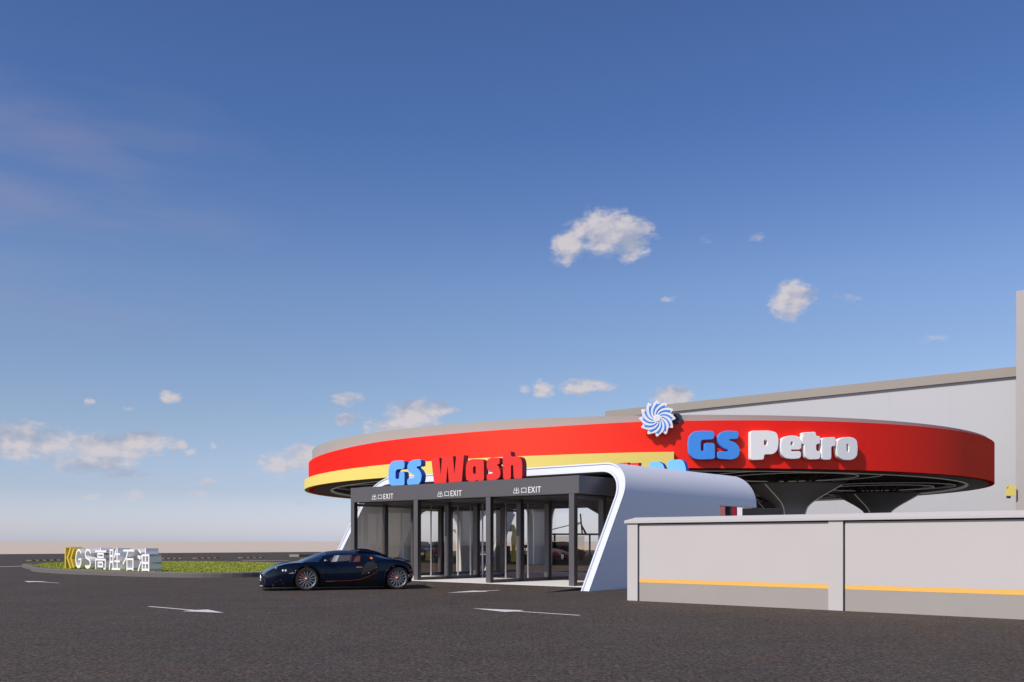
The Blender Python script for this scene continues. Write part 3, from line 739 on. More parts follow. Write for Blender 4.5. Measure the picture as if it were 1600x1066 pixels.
# ================================================================== THINGS INSIDE AND BEYOND THE WASH
def gantry(t, w, wid, hgt, label, dep=0.9):
    c = tw(t, w, ZF)
    g = empty('wash_gantry', c, label, 'wash machine', 'yellow wash gantries inside the tunnel')
    prof_o = [(-wid/2,0)]+[(-wid/2+0.5+0.5*math.cos(R(a)), hgt-0.5+0.5*math.sin(R(a))) for a in range(180, 89, -15)]+[(wid/2-0.5+0.5*math.cos(R(a)), hgt-0.5+0.5*math.sin(R(a))) for a in range(90, -1, -15)]+[(wid/2,0)]
    prof_i = [(wid/2-0.3,0)]+[(wid/2-0.75+0.45*math.cos(R(a)), hgt-0.9+0.45*math.sin(R(a))) for a in range(0, 91, 15)]+[(-wid/2+0.75+0.45*math.cos(R(a)), hgt-0.9+0.45*math.sin(R(a))) for a in range(90, 181, 15)]+[(-wid/2+0.3,0)]
    me = flat_solid([prof_o+prof_i], dep, 0.02); frame_to(me, c, -F, UP, -S); link('frame', me, M_yelmach, g)
    for s_ in (-1, 1):
        p = tw(t+0.35, w-s_*(wid/2-0.5), ZF+0.15)
        mb = MB(); pr = [(0.03,0)]+[(0.16+0.05*math.sin(i*2.1), 0.1+i*0.11) for i in range(16)]+[(0.03,1.9)]
        mb.lathe(pr, p, n=16); mb.build('brush', mat('brush_blue', (0.03,0.06,0.14), 0.9), g)
    mb = MB(); mb.obox(c-S*0.02+UP*(hgt-0.62), -F, S, -0.3, 0.3, -0.06, 0.02, 0, 0.3); mb.build('display', M_dark, g)
    return g

def pump(px, py, hpx, label, flip=1):
    o = gp(px, py); k = o.y/FPX; h = hpx*k
    g = empty('fuel_pump', o, label, 'fuel pump', 'yellow fuel pumps on the station islands')
    w_ = 4.6*k
    pts = [(-w_*.9,0),(-w_*.55,h*.35),(-w_*.8,h*.62),(-w_*.3,h*.80),(-w_*1.6,h*.84),(-w_*1.6,h*.99),(w_*.2,h),(w_,h*.86),(w_,h*.55),(w_*.75,h*.3),(w_*1.05,0)]
    me = flat_solid([rnd([(flip*x, z) for x, z in pts][::flip], h*.06, 4)], 0.5, 0.02); frame_to(me, o, Vector((1,0,0)), UP, Vector((0,-1,0))); link('column', me, M_yelmach, g)
    mb = MB(); x0, x1 = sorted((o.x-flip*w_*2.9, o.x-flip*w_*.7)); mb.box((x0, o.y-0.12, h*.80), (x1, o.y+.3, h*.985)); mb.build('display', M_dark, g, bevel=0.02)
    x0, x1 = sorted((o.x-flip*w_*2.7, o.x-flip*w_*1.05))
    mb = MB(); mb.box((x0, o.y-0.05, 0.0), (x1, o.y+.45, h*.42)); mb.build('cabinet', M_gap, g, bevel=0.02)
    mb = MB(); mb.tube([(o.x-flip*w_*1.1, o.y-.1, h*.36),(o.x-flip*w_*1.9, o.y-.25, h*.12),(o.x-flip*w_*2.4, o.y-.2, h*.5),(o.x-flip*w_*2.2, o.y-.1, h*.8)], 0.035, 6); mb.build('hose', M_black, g)
pump(802, 878, 59, 'tall yellow fuel pump seen through the right hand glass bay')
pump(831, 878, 27, 'low yellow fuel pump beside the far white portal')
pump(737, 884, 25, 'short yellow fuel pump between the second and third dark posts')
pump(668, 876, 17, 'small yellow and black fuel pump beyond the left arch opening')
# arched hose boom outside the left openings
o = gp(716, 868); hb = empty('hose_boom', o, 'dark yellow arched hose boom beyond the second glass bay', 'hose boom')
pts = [at(705, 833, o.y), at(706.5, 829, o.y), at(709.5, 828.5, o.y), at(713.5, 832, o.y), at(717, 839, o.y), at(719, 848, o.y), at(718.5, 858, o.y), at(717.5, 868, o.y)]
mb = MB(); mb.tube(pts, [.07,.09,.11,.13,.15,.16,.15,.15], 10); mb.build('arch', mat('olive_yellow', (0.30,0.25,0.05), 0.5), hb)
q = at(705.5, 837, o.y); mb = MB(); mb.box((q.x-.12, q.y-.12, q.z-.2), (q.x+.12, q.y+.12, q.z+.14)); mb.build('hose_reel', M_black, hb, bevel=0.02)

# yellow rounded kiosk outside left
c = gp(634, 872.5); kz = empty('vacuum_kiosk', c, 'yellow rounded kiosk seen through the left glass, low and dome shaped', 'kiosk')
pr = [(-0.42,0),(-0.42,0.35)]+[(0.16+0.58*math.cos(R(a))*1.0, 0.35+0.75*math.sin(R(a))) for a in range(170, -1, -12)]+[(0.74,0)]
me = flat_solid([[(x*1.2, y*1.25) for x, y in pr]], 0.8, 0.04); frame_to(me, c, Vector((1,0,0)), UP, Vector((0,-1,0))); link('housing', me, M_yel, kz)
mb = MB(); mb.box((c.x-0.6, c.y-0.85, 0), (c.x+0.95, c.y+0.05, 0.10)); mb.build('base', M_gap, kz, bevel=0.01)
mb = MB(); mb.box((c.x+0.13,c.y-0.03,0.1),(c.x+0.2,c.y+0.0,1.2)); mb.build('rib', M_dark, kz)

# white portal building and tensile shade far behind
def far_portal():
    o = gp(843, 866.0); Y = o.y
    r = empty('far_wash_portal', o, 'small white rounded portal with dark opening far beyond the wash', 'building')
    s_ = Y/FPX
    po = rnd([(-13*s_,0),(-13*s_,33*s_),(13*s_,33*s_),(15*s_,0)], 5*s_, 6); pi = rnd([(-10.5*s_,0.02),(-10.5*s_,29*s_),(9*s_,29*s_),(12.5*s_,0.02)], 3*s_, 6)
    me = flat_solid([po, pi], 4.0); frame_to(me, o, Vector((1,0,0)), UP, Vector((0,-1,0))); link('frame', me, M_trim, r)
    mb = MB(); mb.box((o.x-12*s_, o.y+4.01, 0), (o.x+14*s_, o.y+4.2, 31*s_)); mb.build('back_wall', M_funnel, r)
    mb = MB(); mb.box((o.x-10*s_, o.y+3.9, 7*s_), (o.x+12*s_, o.y+3.99, 9*s_)); mb.build('stripe', M_stripe, r)
far_portal()
def mast_shade():
    o = gp(916, 868.0); s_ = o.y/FPX
    r = empty('mast_shade', o, 'thin masted shade roof with stay cables, seen through the right glass', 'shelter')
    mb = MB(); mb.box((o.x-90*s_, o.y, 32*s_), (o.x+34*s_, o.y+5, 34.5*s_)); mb.build('roof', M_ring, r)
    for dx in (-78, -48, -16, 8, 30): mm = MB(); mm.tube([(o.x+dx*s_, o.y+2, 0), (o.x+dx*s_, o.y+2, 32*s_)], 0.1, 8); mm.build('leg', M_ring, r)
    mm = MB(); mm.tube([(o.x-4*s_, o.y+2, 34*s_), (o.x-7*s_, o.y+2, 66*s_)], 0.08, 6); mm.tube([(o.x+1*s_, o.y+2, 34*s_), (o.x-7*s_, o.y+2, 52*s_)], 0.07, 6)
    mm.build('mast', M_ring, r)
    for dx, h in ((-26, 34), (-80, 34), (3, 34)): mm = MB(); mm.tube([(o.x-7*s_, o.y+2, 52*s_), (o.x+dx*s_, o.y+2, h*s_)], 0.05, 5); mm.build('stay_cable', M_dark, r)
mast_shade()
o = gp(888, 867); s_ = o.y/FPX
st_ = empty('station_shop', o, 'pale low shop building with orange band beyond the right exit', 'building')
mb = MB(); mb.box((o.x-24*s_, o.y+8, 0), (o.x+34*s_, o.y+16, 30*s_)); mb.build('wall', M_wall, st_)
mb = MB(); mb.box((o.x-24*s_, o.y+7.9, 7*s_), (o.x+34*s_, o.y+7.99, 9.2*s_)); mb.build('band', M_stripe, st_)
mb = MB(); mb.box((o.x-7*s_, o.y+7.9, 0), (o.x+10*s_, o.y+7.995, 20*s_)); mb.build('shopfront', M_dark, st_)

# red service van roof just above the wall
# ================================================================== CARS
class CarShape:
    X  = [0.00,.05, .14, .32, .55, .80,1.05,1.40,1.75,2.10,2.50,2.90,3.25,3.70,4.05,4.28,4.40,4.46]
    ZT = [.46, .54, .61, .70, .77, .81, .86,1.00,1.12,1.175,1.195,1.18,1.135,1.02,.93,.85,.76,.66]
    ZS = [.44, .50, .57, .68, .77, .815,.82,.80,.785,.785,.80,.84,.885,.91,.87,.80,.70,.60]
    W  = [.40, .60, .76, .90, .96, .985,.985,.97,.96,.955,.965,.985,1.0,1.0,.98,.94,.88,.80]
    ZB = [.16, .12, .11, .105,.105,.105,.105,.105,.105,.105,.105,.105,.105,.11,.15,.22,.27,.32]
    WR = [.30, .42, .52, .60, .62, .62, .64,.64,.62,.60,.59,.58,.56,.52,.50,.50,.48,.45]
    NS_ = 200; SP = 10
    L = 4.46
    def ctrl(s, x):
        zt_, zs_, w, zb_, wr = (tabi(s.X, q, x) for q in (s.ZT, s.ZS, s.W, s.ZB, s.WR))
        hh = zs_-zb_
        rz = zt_-max(0.03, (zt_-zs_)*0.30)
        return [(0,zb_),(w*0.86,zb_+0.005),(w*0.985,zb_+hh*0.22),(w,zb_+hh*0.62),(w*0.955,zs_),(wr,rz),(0,zt_)]
    def section(s, x):
        C = s.ctrl(x); out = []
        n = len(C)
        for i in range(n-1):
            p0 = C[i-1] if i > 0 else (-C[1][0], C[1][1]); p1 = C[i]; p2 = C[i+1]; p3 = C[i+2] if i+2 < n else (-C[n-2][0], C[n-2][1])
            for k in range(s.SP):
                t = k/s.SP
                f = lambda a,b,c,d: 0.5*((2*b)+(-a+c)*t+(2*a-5*b+4*c-d)*t*t+(-a+3*b-3*c+d)*t**3)
                g = 0.55  # softened spline
                y = f(p0[0],p1[0],p2[0],p3[0])*g+(1-g)*(p1[0]+(p2[0]-p1[0])*t); z = f(p0[1],p1[1],p2[1],p3[1])*g+(1-g)*(p1[1]+(p2[1]-p1[1])*t)
                out.append((max(y,0), z))
        out.append(C[-1]); return out
def build_supercar(root, loc_fn):
    cs = CarShape(); N = cs.NS_; secs = []
    xs = [cs.L*(0.5-0.5*math.cos(math.pi*i/N))*0.35+cs.L*i/N*0.65 for i in range(N+1)]
    for x in xs: secs.append(cs.section(x))
    M = len(secs[0])
    fw, rw = 1.24, 3.95; zc_ = 0.345; ra = 0.405
    groups = {'body': MB(), 'windshield': MB(), 'side_window': [MB(), MB()], 'lower': MB(), 'rear_window': MB(), 'grille': MB()}
    def kind(i, j):
        x = (xs[i]+xs[i+1])/2; sp = j//cs.SP; fr = (j % cs.SP+0.5)/cs.SP
        y, z = secs[i][j]; y2, z2 = secs[i][j+1]; ym, zm = (y+y2)/2, (z+z2)/2
        for wx in (fw, rw):
            if (x-wx)**2+(zm-zc_)**2 < ra**2 and ym > 0.62 and sp <= 4: return None
        if sp == 4 and 0.08 < fr < 0.90:
            xa = 1.66+0.52*(fr-0.08); xb = 2.97-0.10*(fr-.08)
            if xa < x < xb: return 'side_window'
        if sp == 5 and 1.10+0.10*(1-fr)*0 < x < 1.86-0.0*fr and fr > 0.06: return 'windshield'
        if sp == 4 and fr > 0.25 and 1.08+(1-fr)*0.25 < x < 1.50+0.25*fr: return 'windshield'
        # black lower flank bounded by a sweeping curve
        if sp <= 3:
            lim = 0.27 if x < 2.55 else 0.27+0.42*max(0, min(1, (x-2.55)/0.85))**1.6
            if fw+.35 < x < 3.35 and zm < lim: return 'lower'
            if x < fw-0.3 and zm < 0.24+0.0*x and x > 0.2: return 'lower'
            if x > 4.2 and zm < 0.5: return 'lower'
        if x > 4.12 and sp == 5 : return 'lower'
        return 'body'
    V = lambda i, j, s: loc_fn(xs[i], s*secs[i][j][0], secs[i][j][1])
    for s in (1, -1):
        for i in range(N):
            for j in range(M-1):
                k = kind(i, j)
                if k is None: continue
                q = [V(i,j,s), V(i+1,j,s), V(i+1,j+1,s), V(i,j+1,s)]
                t = groups[k][0 if s > 0 else 1] if k == 'side_window' else groups[k]
                t.add(q, [(0,1,2,3) if s < 0 else (3,2,1,0)], 0, True)
    # end caps
    for i in (0, N):
        for s in (1, -1):
            p = [V(i,j,s) for j in range(M)]; groups['body'].add(p, [tuple(range(M))], 0, False)
    M_nav = mat('navy_paint', (0.002, 0.005, 0.016), 0.12, coat=0.0, var=0.02, spec=0.28); M_blk = mat('black_paint', (0.004, 0.004, 0.005), 0.16, coat=0.2, var=0.02, spec=0.35)
    groups['body'].build('body', M_nav, root, weld=True); groups['lower'].build('side_skirt', M_blk, root, weld=True)
    groups['windshield'].build('windshield', glassmat('windshield_glass', (0.55,0.54,0.55), 0.45, 0.05), root, weld=True)
    for g in groups['side_window']: g.build('side_window', M_bgl, root, weld=True)
    # cabin: seats, dash
    M_or = mat('orange_leather', (0.62, 0.15, 0.025), 0.5)
    M_in = mat('cabin_trim', (0.05, 0.04, 0.035), 0.7)
    for s in (-1, 1):
        st = MB()
        def prism(pl, y0, y1):
            n_ = len(pl); vs_ = [loc_fn(x, y0, z) for x, z in pl]+[loc_fn(x, y1, z) for x, z in pl]
            st.add(vs_, [tuple(range(n_)), tuple(range(n_, 2*n_))[::-1]]+[(i_, (i_+1) % n_, n_+(i_+1) % n_, n_+i_) for i_ in range(n_)])
        prism([(2.15,.35),(2.15,.48),(2.62,.50),(2.74,.98),(2.80,1.04),(2.88,1.03),(2.80,.45),(2.75,.35)], s*0.16, s*0.60)
        st.build('seat', M_or, root, bevel=0.0)
    db = MB(); q = [(1.3,.5),(1.35,.80),(1.75,.82),(1.85,.70),(1.8,.5)]
    vs_ = [loc_fn(x,-.75,z) for x, z in q]+[loc_fn(x,.75,z) for x, z in q]
    db.add(vs_, [tuple(range(5)), tuple(range(5,10))[::-1]]+[(i_,(i_+1) % 5,5+(i_+1) % 5,5+i_) for i_ in range(5)]); db.build('dashboard', M_in, root)
    # wheels
    M_tyre = mat('tyre', (0.012,0.012,0.013), 0.7); M_rim = mat('rim_grey', (0.42,0.42,0.44), 0.35, metal=0.8); M_red2 = mat('caliper_red', (0.6,0.02,0.02), 0.4)
    M_disc = mat('brake_disc', (0.10,0.10,0.11), 0.35, metal=0.8)
    for wx in (fw, rw):
        for s in (-1, 1):
            yo = s*0.975
            def lt(prof, n_=40):
                mb = MB(); vs_ = []
                for k in range(n_):
                    g = 2*math.pi*k/n_
                    for r, h in prof: vs_.append(loc_fn(wx+r*math.cos(g), yo-s*h, 0.345+r*math.sin(g)))
                L_ = len(prof); mb.add(vs_, [(k*L_+j, ((k+1) % n_)*L_+j, ((k+1) % n_)*L_+j+1, k*L_+j+1) for k in range(n_) for j in range(L_-1)], 0, True); return mb
            wh = lt([(0.0,0.11),(0.215,0.11),(0.215,0.14),(0.0,0.14)]).build('wheel', M_disc, root, sharp=R(30))
            lt([(0.262,0.26),(0.262,0.02),(0.275,0.0),(0.32,0.0),(0.343,0.03),(0.345,0.06),(0.345,0.22),(0.335,0.26),(0.262,0.26)]).build('tyre', M_tyre, wh, sharp=R(50))
            rm = lt([(0.235,0.10),(0.25,0.03),(0.272,0.005),(0.274,0.03),(0.262,0.24)])
            for k in range(14):
                g = 2*math.pi*k/14+0.1; c_, s__ = math.cos(g), math.sin(g)
                def Q(r, t_, h): return loc_fn(wx+r*c_-t_*s__, yo-s*h, 0.345+r*s__+t_*c_)
                rm.hexa([Q(.05,-.012,.06),Q(.25,-.014,.045),Q(.25,.014,.045),Q(.05,.012,.06),Q(.05,-.009,.03),Q(.25,-.009,.018),Q(.25,.009,.018),Q(.05,.009,.03)])
            rm.build('rim', M_rim, wh, sharp=R(35))
            lt([(0.035,0.016),(0.06,0.02),(0.068,0.03),(0.07,0.07)], 20).build('hub_ring', mat('hub_orange', (0.30,0.08,0.02), 0.5), wh); lt([(0.0,0.012),(0.033,0.014),(0.036,0.05)], 16).build('hub_cap', M_rim, wh)
            cp = MB(); vs_ = []
            for k in range(9):
                g = R(105+k*14)
                for r, h in ((.15,.07),(.225,.07),(.225,.13),(.15,.13)): vs_.append(loc_fn(wx+r*math.cos(g), yo-s*h, 0.345+r*math.sin(g)))
            cp.add(vs_, [(k*4+j, k*4+(j+1) % 4, (k+1)*4+(j+1) % 4, (k+1)*4+j) for k in range(8) for j in range(4)]+[(0,1,2,3),(32,33,34,35)]); cp.build('caliper', M_red2, wh)
            # arch liner and lip
            ln = MB(); vs_ = []; n_ = 28
            for k in range(n_+1):
                g = R(-12+204*k/n_)
                for h in (0.0, 0.40): vs_.append(loc_fn(wx+0.412*math.cos(g), s*(0.955-h), 0.345+0.412*math.sin(g)))
            ln.add(vs_, [(2*k, 2*k+1, 2*k+3, 2*k+2) for k in range(n_)], 0, True); ln.build('wheel_arch', M_black, root)
            lp = MB(); pts = []
            for k in range(n_+1):
                g = R(-10+200*k/n_); x = wx+0.405*math.cos(g); z = 0.345+0.405*math.sin(g)
                sec = cs.section(min(max(x,0),4.46)); 
                yy = 0.9
                for (ya_, za_), (yb_, zb_) in zip(sec[:-1], sec[1:]):
                    if za_ <= z <= zb_ and yb_ > 0.5: yy = ya_+(yb_-ya_)*((z-za_)/max(zb_-za_,1e-6)); break
                pts.append(loc_fn(x, s*(yy+0.003), z))
            lp.tube(pts, 0.018, 6); lp.build('arch_lip', M_nav, root)
    def surf(x, z, off=0.006):
        sec = cs.section(x)
        for (ya_, za_), (yb_, zb_) in zip(sec[:-1], sec[1:]):
            if za_ <= z <= zb_ and yb_ > 0.4: return ya_+(yb_-ya_)*((z-za_)/max(zb_-za_,1e-6))+off
        return tabi(cs.X, cs.W, x)+off
    def patch(poly, name, mt, s, off=0.006, thick=0.012):
        mb = MB(); n_ = len(poly); vo = [loc_fn(x, s*surf(x,z,off), z) for x, z in poly]; vi = [loc_fn(x, s*surf(x,z,off-thick), z) for x, z in poly]
        cx_ = sum(p[0] for p in poly)/n_; cz = sum(p[1] for p in poly)/n_
        vs_ = vo+vi+[loc_fn(cx_, s*surf(cx_,cz,off), cz)]
        mb.add(vs_, [(i_,(i_+1) % n_,2*n_) for i_ in range(n_)]+[(i_,(i_+1) % n_,n_+(i_+1) % n_,n_+i_) for i_ in range(n_)], 0, False)
        return mb.build(name, mt, root)
    for s in (-1, 1):
        patch(rnd([(2.70,.672),(2.88,.677),(2.88,.692),(2.74,.70),(2.70,.695)], .015), 'door_handle', M_or, s, 0.03, 0.03)
        patch([(3.17+0.040*math.cos(R(a)), .955+0.036*math.sin(R(a))) for a in range(0,360,24)], 'fuel_cap', M_or, s, 0.012, 0.012) if s < 0 else None
        # side intake crescent
        patch([(2.84,.44),(2.98,.52),(3.16,.60),(3.30,.69),(3.33,.78),(3.28,.83),(3.18,.85),(3.02,.83),(2.95,.74),(2.88,.60)], 'side_intake', M_black, s, 0.008, 0.02)
        mb = MB(); mb.tube([loc_fn(x, s*surf(x,z,0.01), z) for x, z in [(3.18,.85),(3.28,.83),(3.34,.76),(3.33,.68),(3.24,.60),(3.12,.53),(2.96,.45)]], 0.022, 6); mb.build('intake_lip', M_blk, root)
        cl = [(3.33,.56),(3.2,.48),(3.0,.38),(2.8,.315),(2.55,.285),(2.2,.275),(1.8,.27)]
        mb = MB(); mb.tube([loc_fn(x, s*surf(x,z,0.004), z) for x, z in cl], 0.005, 5); mb.build('pinstripe', mat('pinstripe_red', (0.22,0.03,0.012), 0.5), root)
        # door shut lines
        mb = MB(); mb.tube([loc_fn(x, s*surf(x,z,0.001), z) for x, z in [(1.74,.78),(1.70,.60),(1.72,.40),(1.80,.30)]], 0.006, 4); mb.build('door_seam', M_black, root)
        # headlight, side lamp, tail light
        patch([(.34,.60),(.46,.61),(.66,.635),(.72,.60),(.62,.565),(.48,.56)], 'headlight_surround', M_blk, s, 0.008, 0.02)
        for hx in (.56,.64):
            mb = MB(); mb.tube([loc_fn(hx, s*surf(hx,.60,-0.03), .60), loc_fn(hx, s*surf(hx,.60,0.022), .60)], 0.034, 10); mb.build('headlight', mat('lamp_glass', (0.85,0.86,0.9), 0.1, coat=1.0), root)
        patch([(.72,.50),(.88,.51),(.92,.535),(.86,.55),(.74,.525)], 'side_lamp', M_chrome, s, 0.012, 0.02)
        patch([(.10,.36),(.52,.34),(.60,.20),(.16,.19)], 'front_intake', M_black, s, 0.006, 0.02)
        patch([(4.32,.60),(4.42,.60),(4.42,.54),(4.33,.54)], 'tail_light', M_red2, s, 0.015, 0.02)
        patch([(4.25,.44),(4.38,.46),(4.38,.34),(4.28,.30)], 'rear_vent', M_chrome, s, 0.01, 0.02) if s < 0 else None
        # mirror
        mb = MB()
        mb.tube([loc_fn(1.80, s*0.90, .83), loc_fn(1.78, s*1.02, .865)], 0.015, 6)
        mb.tube([loc_fn(1.72, s*1.03, .88), loc_fn(1.76, s*1.04, .885), loc_fn(1.84, s*1.05, .885), loc_fn(1.90, s*1.05, .88)], [0.02,0.05,0.06,0.045], 10)
        mr = mb.build('mirror', M_blk, root)
        mb = MB(); mb.tube([loc_fn(1.735, s*1.085, .885), loc_fn(1.83, s*1.105, .885)], 0.014, 6); mb.build('indicator', M_chrome, mr)
        # roof scoops
        mb = MB()
        pts = [(2.78,1.16,.05),(2.88,1.20,.075),(3.1,1.18,.08),(3.4,1.12,.065),(3.75,1.01,.03)]
        mb.tube([loc_fn(x, s*0.34, z-0.03) for x, z, r in pts], [r for _, _, r in pts], 10); mb.build('roof_scoop', M_nav, root)
        mb = MB(); mb.tube([loc_fn(4.1, s*0.3, .95), loc_fn(4.35, s*0.75, .86)], 0.02, 6)
        mb.build('tail_trim', M_blk, root)
    # nose: horseshoe grille
    mb = MB(); pts = [(-.17,.16),(-.20,.30),(-.17,.42),(-.08,.49),(0,.505),(.08,.49),(.17,.42),(.20,.30),(.17,.16)]
    mb.tube([loc_fn(-0.03-0.02*(z<.3), y, z) for y, z in pts], 0.025, 8); gr = mb.build('grille_surround', M_chrome, root)
    mb = MB(); mb.add([loc_fn(-0.015, y, z) for y, z in pts], [tuple(range(len(pts)))]); mb.build('grille_mesh', M_dark, gr)
    for s in (-1, 1):
        mb = MB(); 
        vs_ = [loc_fn(x, s*y, z) for x, y, z in [(0.0,.24,.17),(0.0,.24,.36),(0.06,.62,.40),(0.10,.70,.32),(0.09,.66,.17)]]
        mb.add([v-(loc_fn(0.02,0,0)-loc_fn(0,0,0)) for v in vs_], [tuple(range(5))]); mb.build('nose_intake', M_black, root)
    mb = MB(); vs_ = [loc_fn(x, y, z) for x, y, z in [(-.03,-.55,.085),(-.06,0,.08),(-.03,.55,.085),(.25,.92,.09),(.25,-.92,.09)]]
    vs_ += [v+UP*0.03 for v in vs_]; mb.add(vs_, [(4,3,2,1,0),(5,6,7,8,9)]+[(i_,(i_+1) % 5,5+(i_+1) % 5,5+i_) for i_ in range(5)]); mb.build('splitter', M_blk, root)
    # rear diffuser and floor
    mb = MB(); a_ = [loc_fn(0.25,-.8,.1), loc_fn(4.2,-.8,.1), loc_fn(4.2,.8,.1), loc_fn(.25,.8,.1)]; mb.add(a_+[v+UP*0.25 for v in a_], [(0,1,2,3),(7,6,5,4),(0,4,5,1),(1,5,6,2),(2,6,7,3),(3,7,4,0)]); mb.build('underbody', M_black, root)
    mb = MB(); vs_ = [loc_fn(4.2,-.75,.14), loc_fn(4.44,-.7,.22), loc_fn(4.44,.7,.22), loc_fn(4.2,.75,.14)]; mb.add(vs_+[v+UP*0.1 for v in vs_], [(0,1,2,3),(7,6,5,4),(0,4,5,1),(1,5,6,2),(2,6,7,3)]); mb.build('diffuser', M_black, root)

fwp = gp(475, 923.4); rwp = gp(616.6, 921.2)
hd = (rwp-fwp); hd.z = 0; hd.normalize()     # from nose towards tail
sd = Vector((hd.y, -hd.x, 0))                # towards the camera side
if sd.y > 0: sd = -sd
org = fwp - hd*1.16 - sd*0.975
ctr = org+hd*2.23
car = empty('sports_car', ctr, 'low dark navy and black sports coupe parked before the left exit', 'car')
build_supercar(car, lambda x, y, z: org+hd*x-sd*y+UP*z)

# simpler parked cars seen far off through the glass
def parked_car(px, py, colr, label, rot):
    o = gp(px, py); root = empty('parked_car', o, label, 'car', 'small parked cars beyond the car wash')
    c, s = math.cos(rot), math.sin(rot)
    lf = lambda x, y, z: o+Vector(((x-2.1)*c-y*s, (x-2.1)*s+y*c, z))
    X = [0,.1,.7,1.2,1.9,2.4,3.2,3.8,4.1,4.2]; ZT = [.55,.68,.80,.90,1.38,1.46,1.42,1.05,.98,.70]; ZS = [.5,.62,.78,.86,.92,.93,.94,.93,.9,.65]; W = [.6,.78,.86,.88,.88,.88,.88,.87,.82,.7]; WR = [.4,.55,.6,.62,.60,.6,.58,.55,.55,.5]
    body = MB(); glass = MB(); N = 42; P = []
    for i in range(N+1):
        x = 4.2*i/N; zt_, zs_, w, wr = (tabi(X, q, x) for q in (ZT, ZS, W, WR))
        P.append((x, [(0,.2),(w*.95,.2),(w,.45),(w*.97,zs_),(wr,zt_-.04),(0,zt_)]))
    for sg_ in (1,-1):
        for i in range(N):
            for j in range(5):
                x = P[i][0]
                q = [lf(P[a][0], sg_*P[a][1][b][0], P[a][1][b][1]) for a, b in ((i,j),(i+1,j),(i+1,j+1),(i,j+1))]
                if j <= 2 and any((x-wx)**2 < 0.36**2 for wx in (.85,3.4)) and j == 1: continue
                isg = (j == 3 and 1.5 < x < 3.5 and not 2.35 < x < 2.5) or (j == 4 and (1.2 < x < 1.9 or 3.2 < x < 3.7))
                (glass if isg else body).add(q, [(0,1,2,3)], 0, True)
    body.build('body', mat('paint_'+label[:5], colr, 0.25, coat=0.8), root, weld=True, sharp=R(35)); glass.build('window', mat('dark_glass', (0.02,0.025,0.03), 0.08), root, weld=True)
    for wx in (.85,3.4):
        for sg_ in (1,-1):
            mb = MB(); mb.tube([lf(wx, sg_*0.68, .32), lf(wx, sg_*0.87, .32)], 0.32, 20); wh = mb.build('wheel', M_black, root, sharp=R(40))
            mb = MB(); mb.tube([lf(wx, sg_*0.872, .32), lf(wx, sg_*0.885, .32)], 0.2, 16); mb.build('rim', M_chrome, wh, sharp=R(40))
parked_car(683, 869.5, (0.6,0.03,0.02), 'bright red hatchback far beyond the middle exit', R(78))
parked_car(660, 868.5, (0.02,0.025,0.03), 'black hatchback beside the red one beyond the middle exit', R(100))
parked_car(752, 869.5, (0.10,0.012,0.012), 'dark maroon hatchback behind the third dark post', R(95))
parked_car(880, 876, (0.35,0.03,0.02), 'red hatchback seen through the right exit', R(120))

# red topped tank lorry just visible over the wall
c = at(1139, 846, 46); c.z = 0
tk = empty('delivery_truck', c, 'dark red truck roof showing just above the boundary wall coping', 'truck')
mb = MB(); zt_ = CH+(846-790.2)/FPX*46
mb.hexa([c+Vector(v) for v in ((-.42,0,.5),(.42,0,.5),(.42,3.2,.5),(-.42,3.2,.5),(-.30,0.1,zt_),(.42,0.1,zt_),(.42,3.2,zt_),(-.30,3.2,zt_))]); mb.build('cab', mat('truck_red', (0.30,0.008,0.015), 0.4), tk, bevel=0.05)
mb = MB(); mb.box((c.x+0.43, c.y+0.1, 0.5), (c.x+0.68, c.y+3.0, zt_-0.02)); mb.build('bulkhead', M_wl, tk, bevel=0.02)
mb = MB(); mb.box((c.x+0.69, c.y+0.1, 0.5), (c.x+2.6, c.y+3.0, zt_-0.12)); mb.build('cargo_box', M_dark, tk, bevel=0.03)
for dx in (0.0, 1.5):
    for dy in (0.1, 2.9):
        mb = MB(); mb.tube([(c.x+dx, c.y+dy-0.1, .45), (c.x+dx, c.y+dy+0.1, .45)], 0.45, 20); mb.build('wheel', M_black, tk)

# ================================================================== CAMERA, SUN, SKY
cd = bpy.data.cameras.new('camera'); cam = bpy.data.objects.new('camera', cd); COL.objects.link(cam)
cam.location = (0, 0, CH); cam.rotation_euler = (R(90), 0, 0)
cd.sensor_width = 36; cd.lens = 36*FPX/1600; cd.shift_y = (HY-533)/1600; cd.clip_end = 20000; cd.clip_start = 0.05
SC.camera = cam
EL = 39.5; sunv = Vector((-0.735, -0.678, 0)).normalized()
to_sun = Vector((sunv.x*math.cos(R(EL)), sunv.y*math.cos(R(EL)), math.sin(R(EL))))
ld = bpy.data.lights.new('sun', 'SUN'); ld.energy = 3.85; ld.angle = R(0.5); ld.color = (1.0, 0.93, 0.84)
so = bpy.data.objects.new('sun', ld); COL.objects.link(so); so.rotation_euler = to_sun.to_track_quat('Z', 'Y').to_euler(); so.location = (-30, -20, 40)
w = bpy.data.worlds.new('World'); SC.world = w; w.use_nodes = True; nt = w.node_tree; N = nt.nodes.new; L = nt.links.new
bg = nt.nodes['Background']; bg.inputs['Strength'].default_value = 0.10
sky = N('ShaderNodeTexSky'); sky.sky_type = 'NISHITA'; sky.sun_disc = False; sky.sun_elevation = R(EL)
sky.sun_rotation = math.atan2(to_sun.x, to_sun.y) % (2*math.pi)
sky.air_density = 1.0; sky.dust_density = 0.7; sky.ozone_density = 2.0; sky.altitude = 0
tc = N('ShaderNodeTexCoord')
sep = N('ShaderNodeSeparateXYZ'); L(tc.outputs['Generated'], sep.inputs[0])
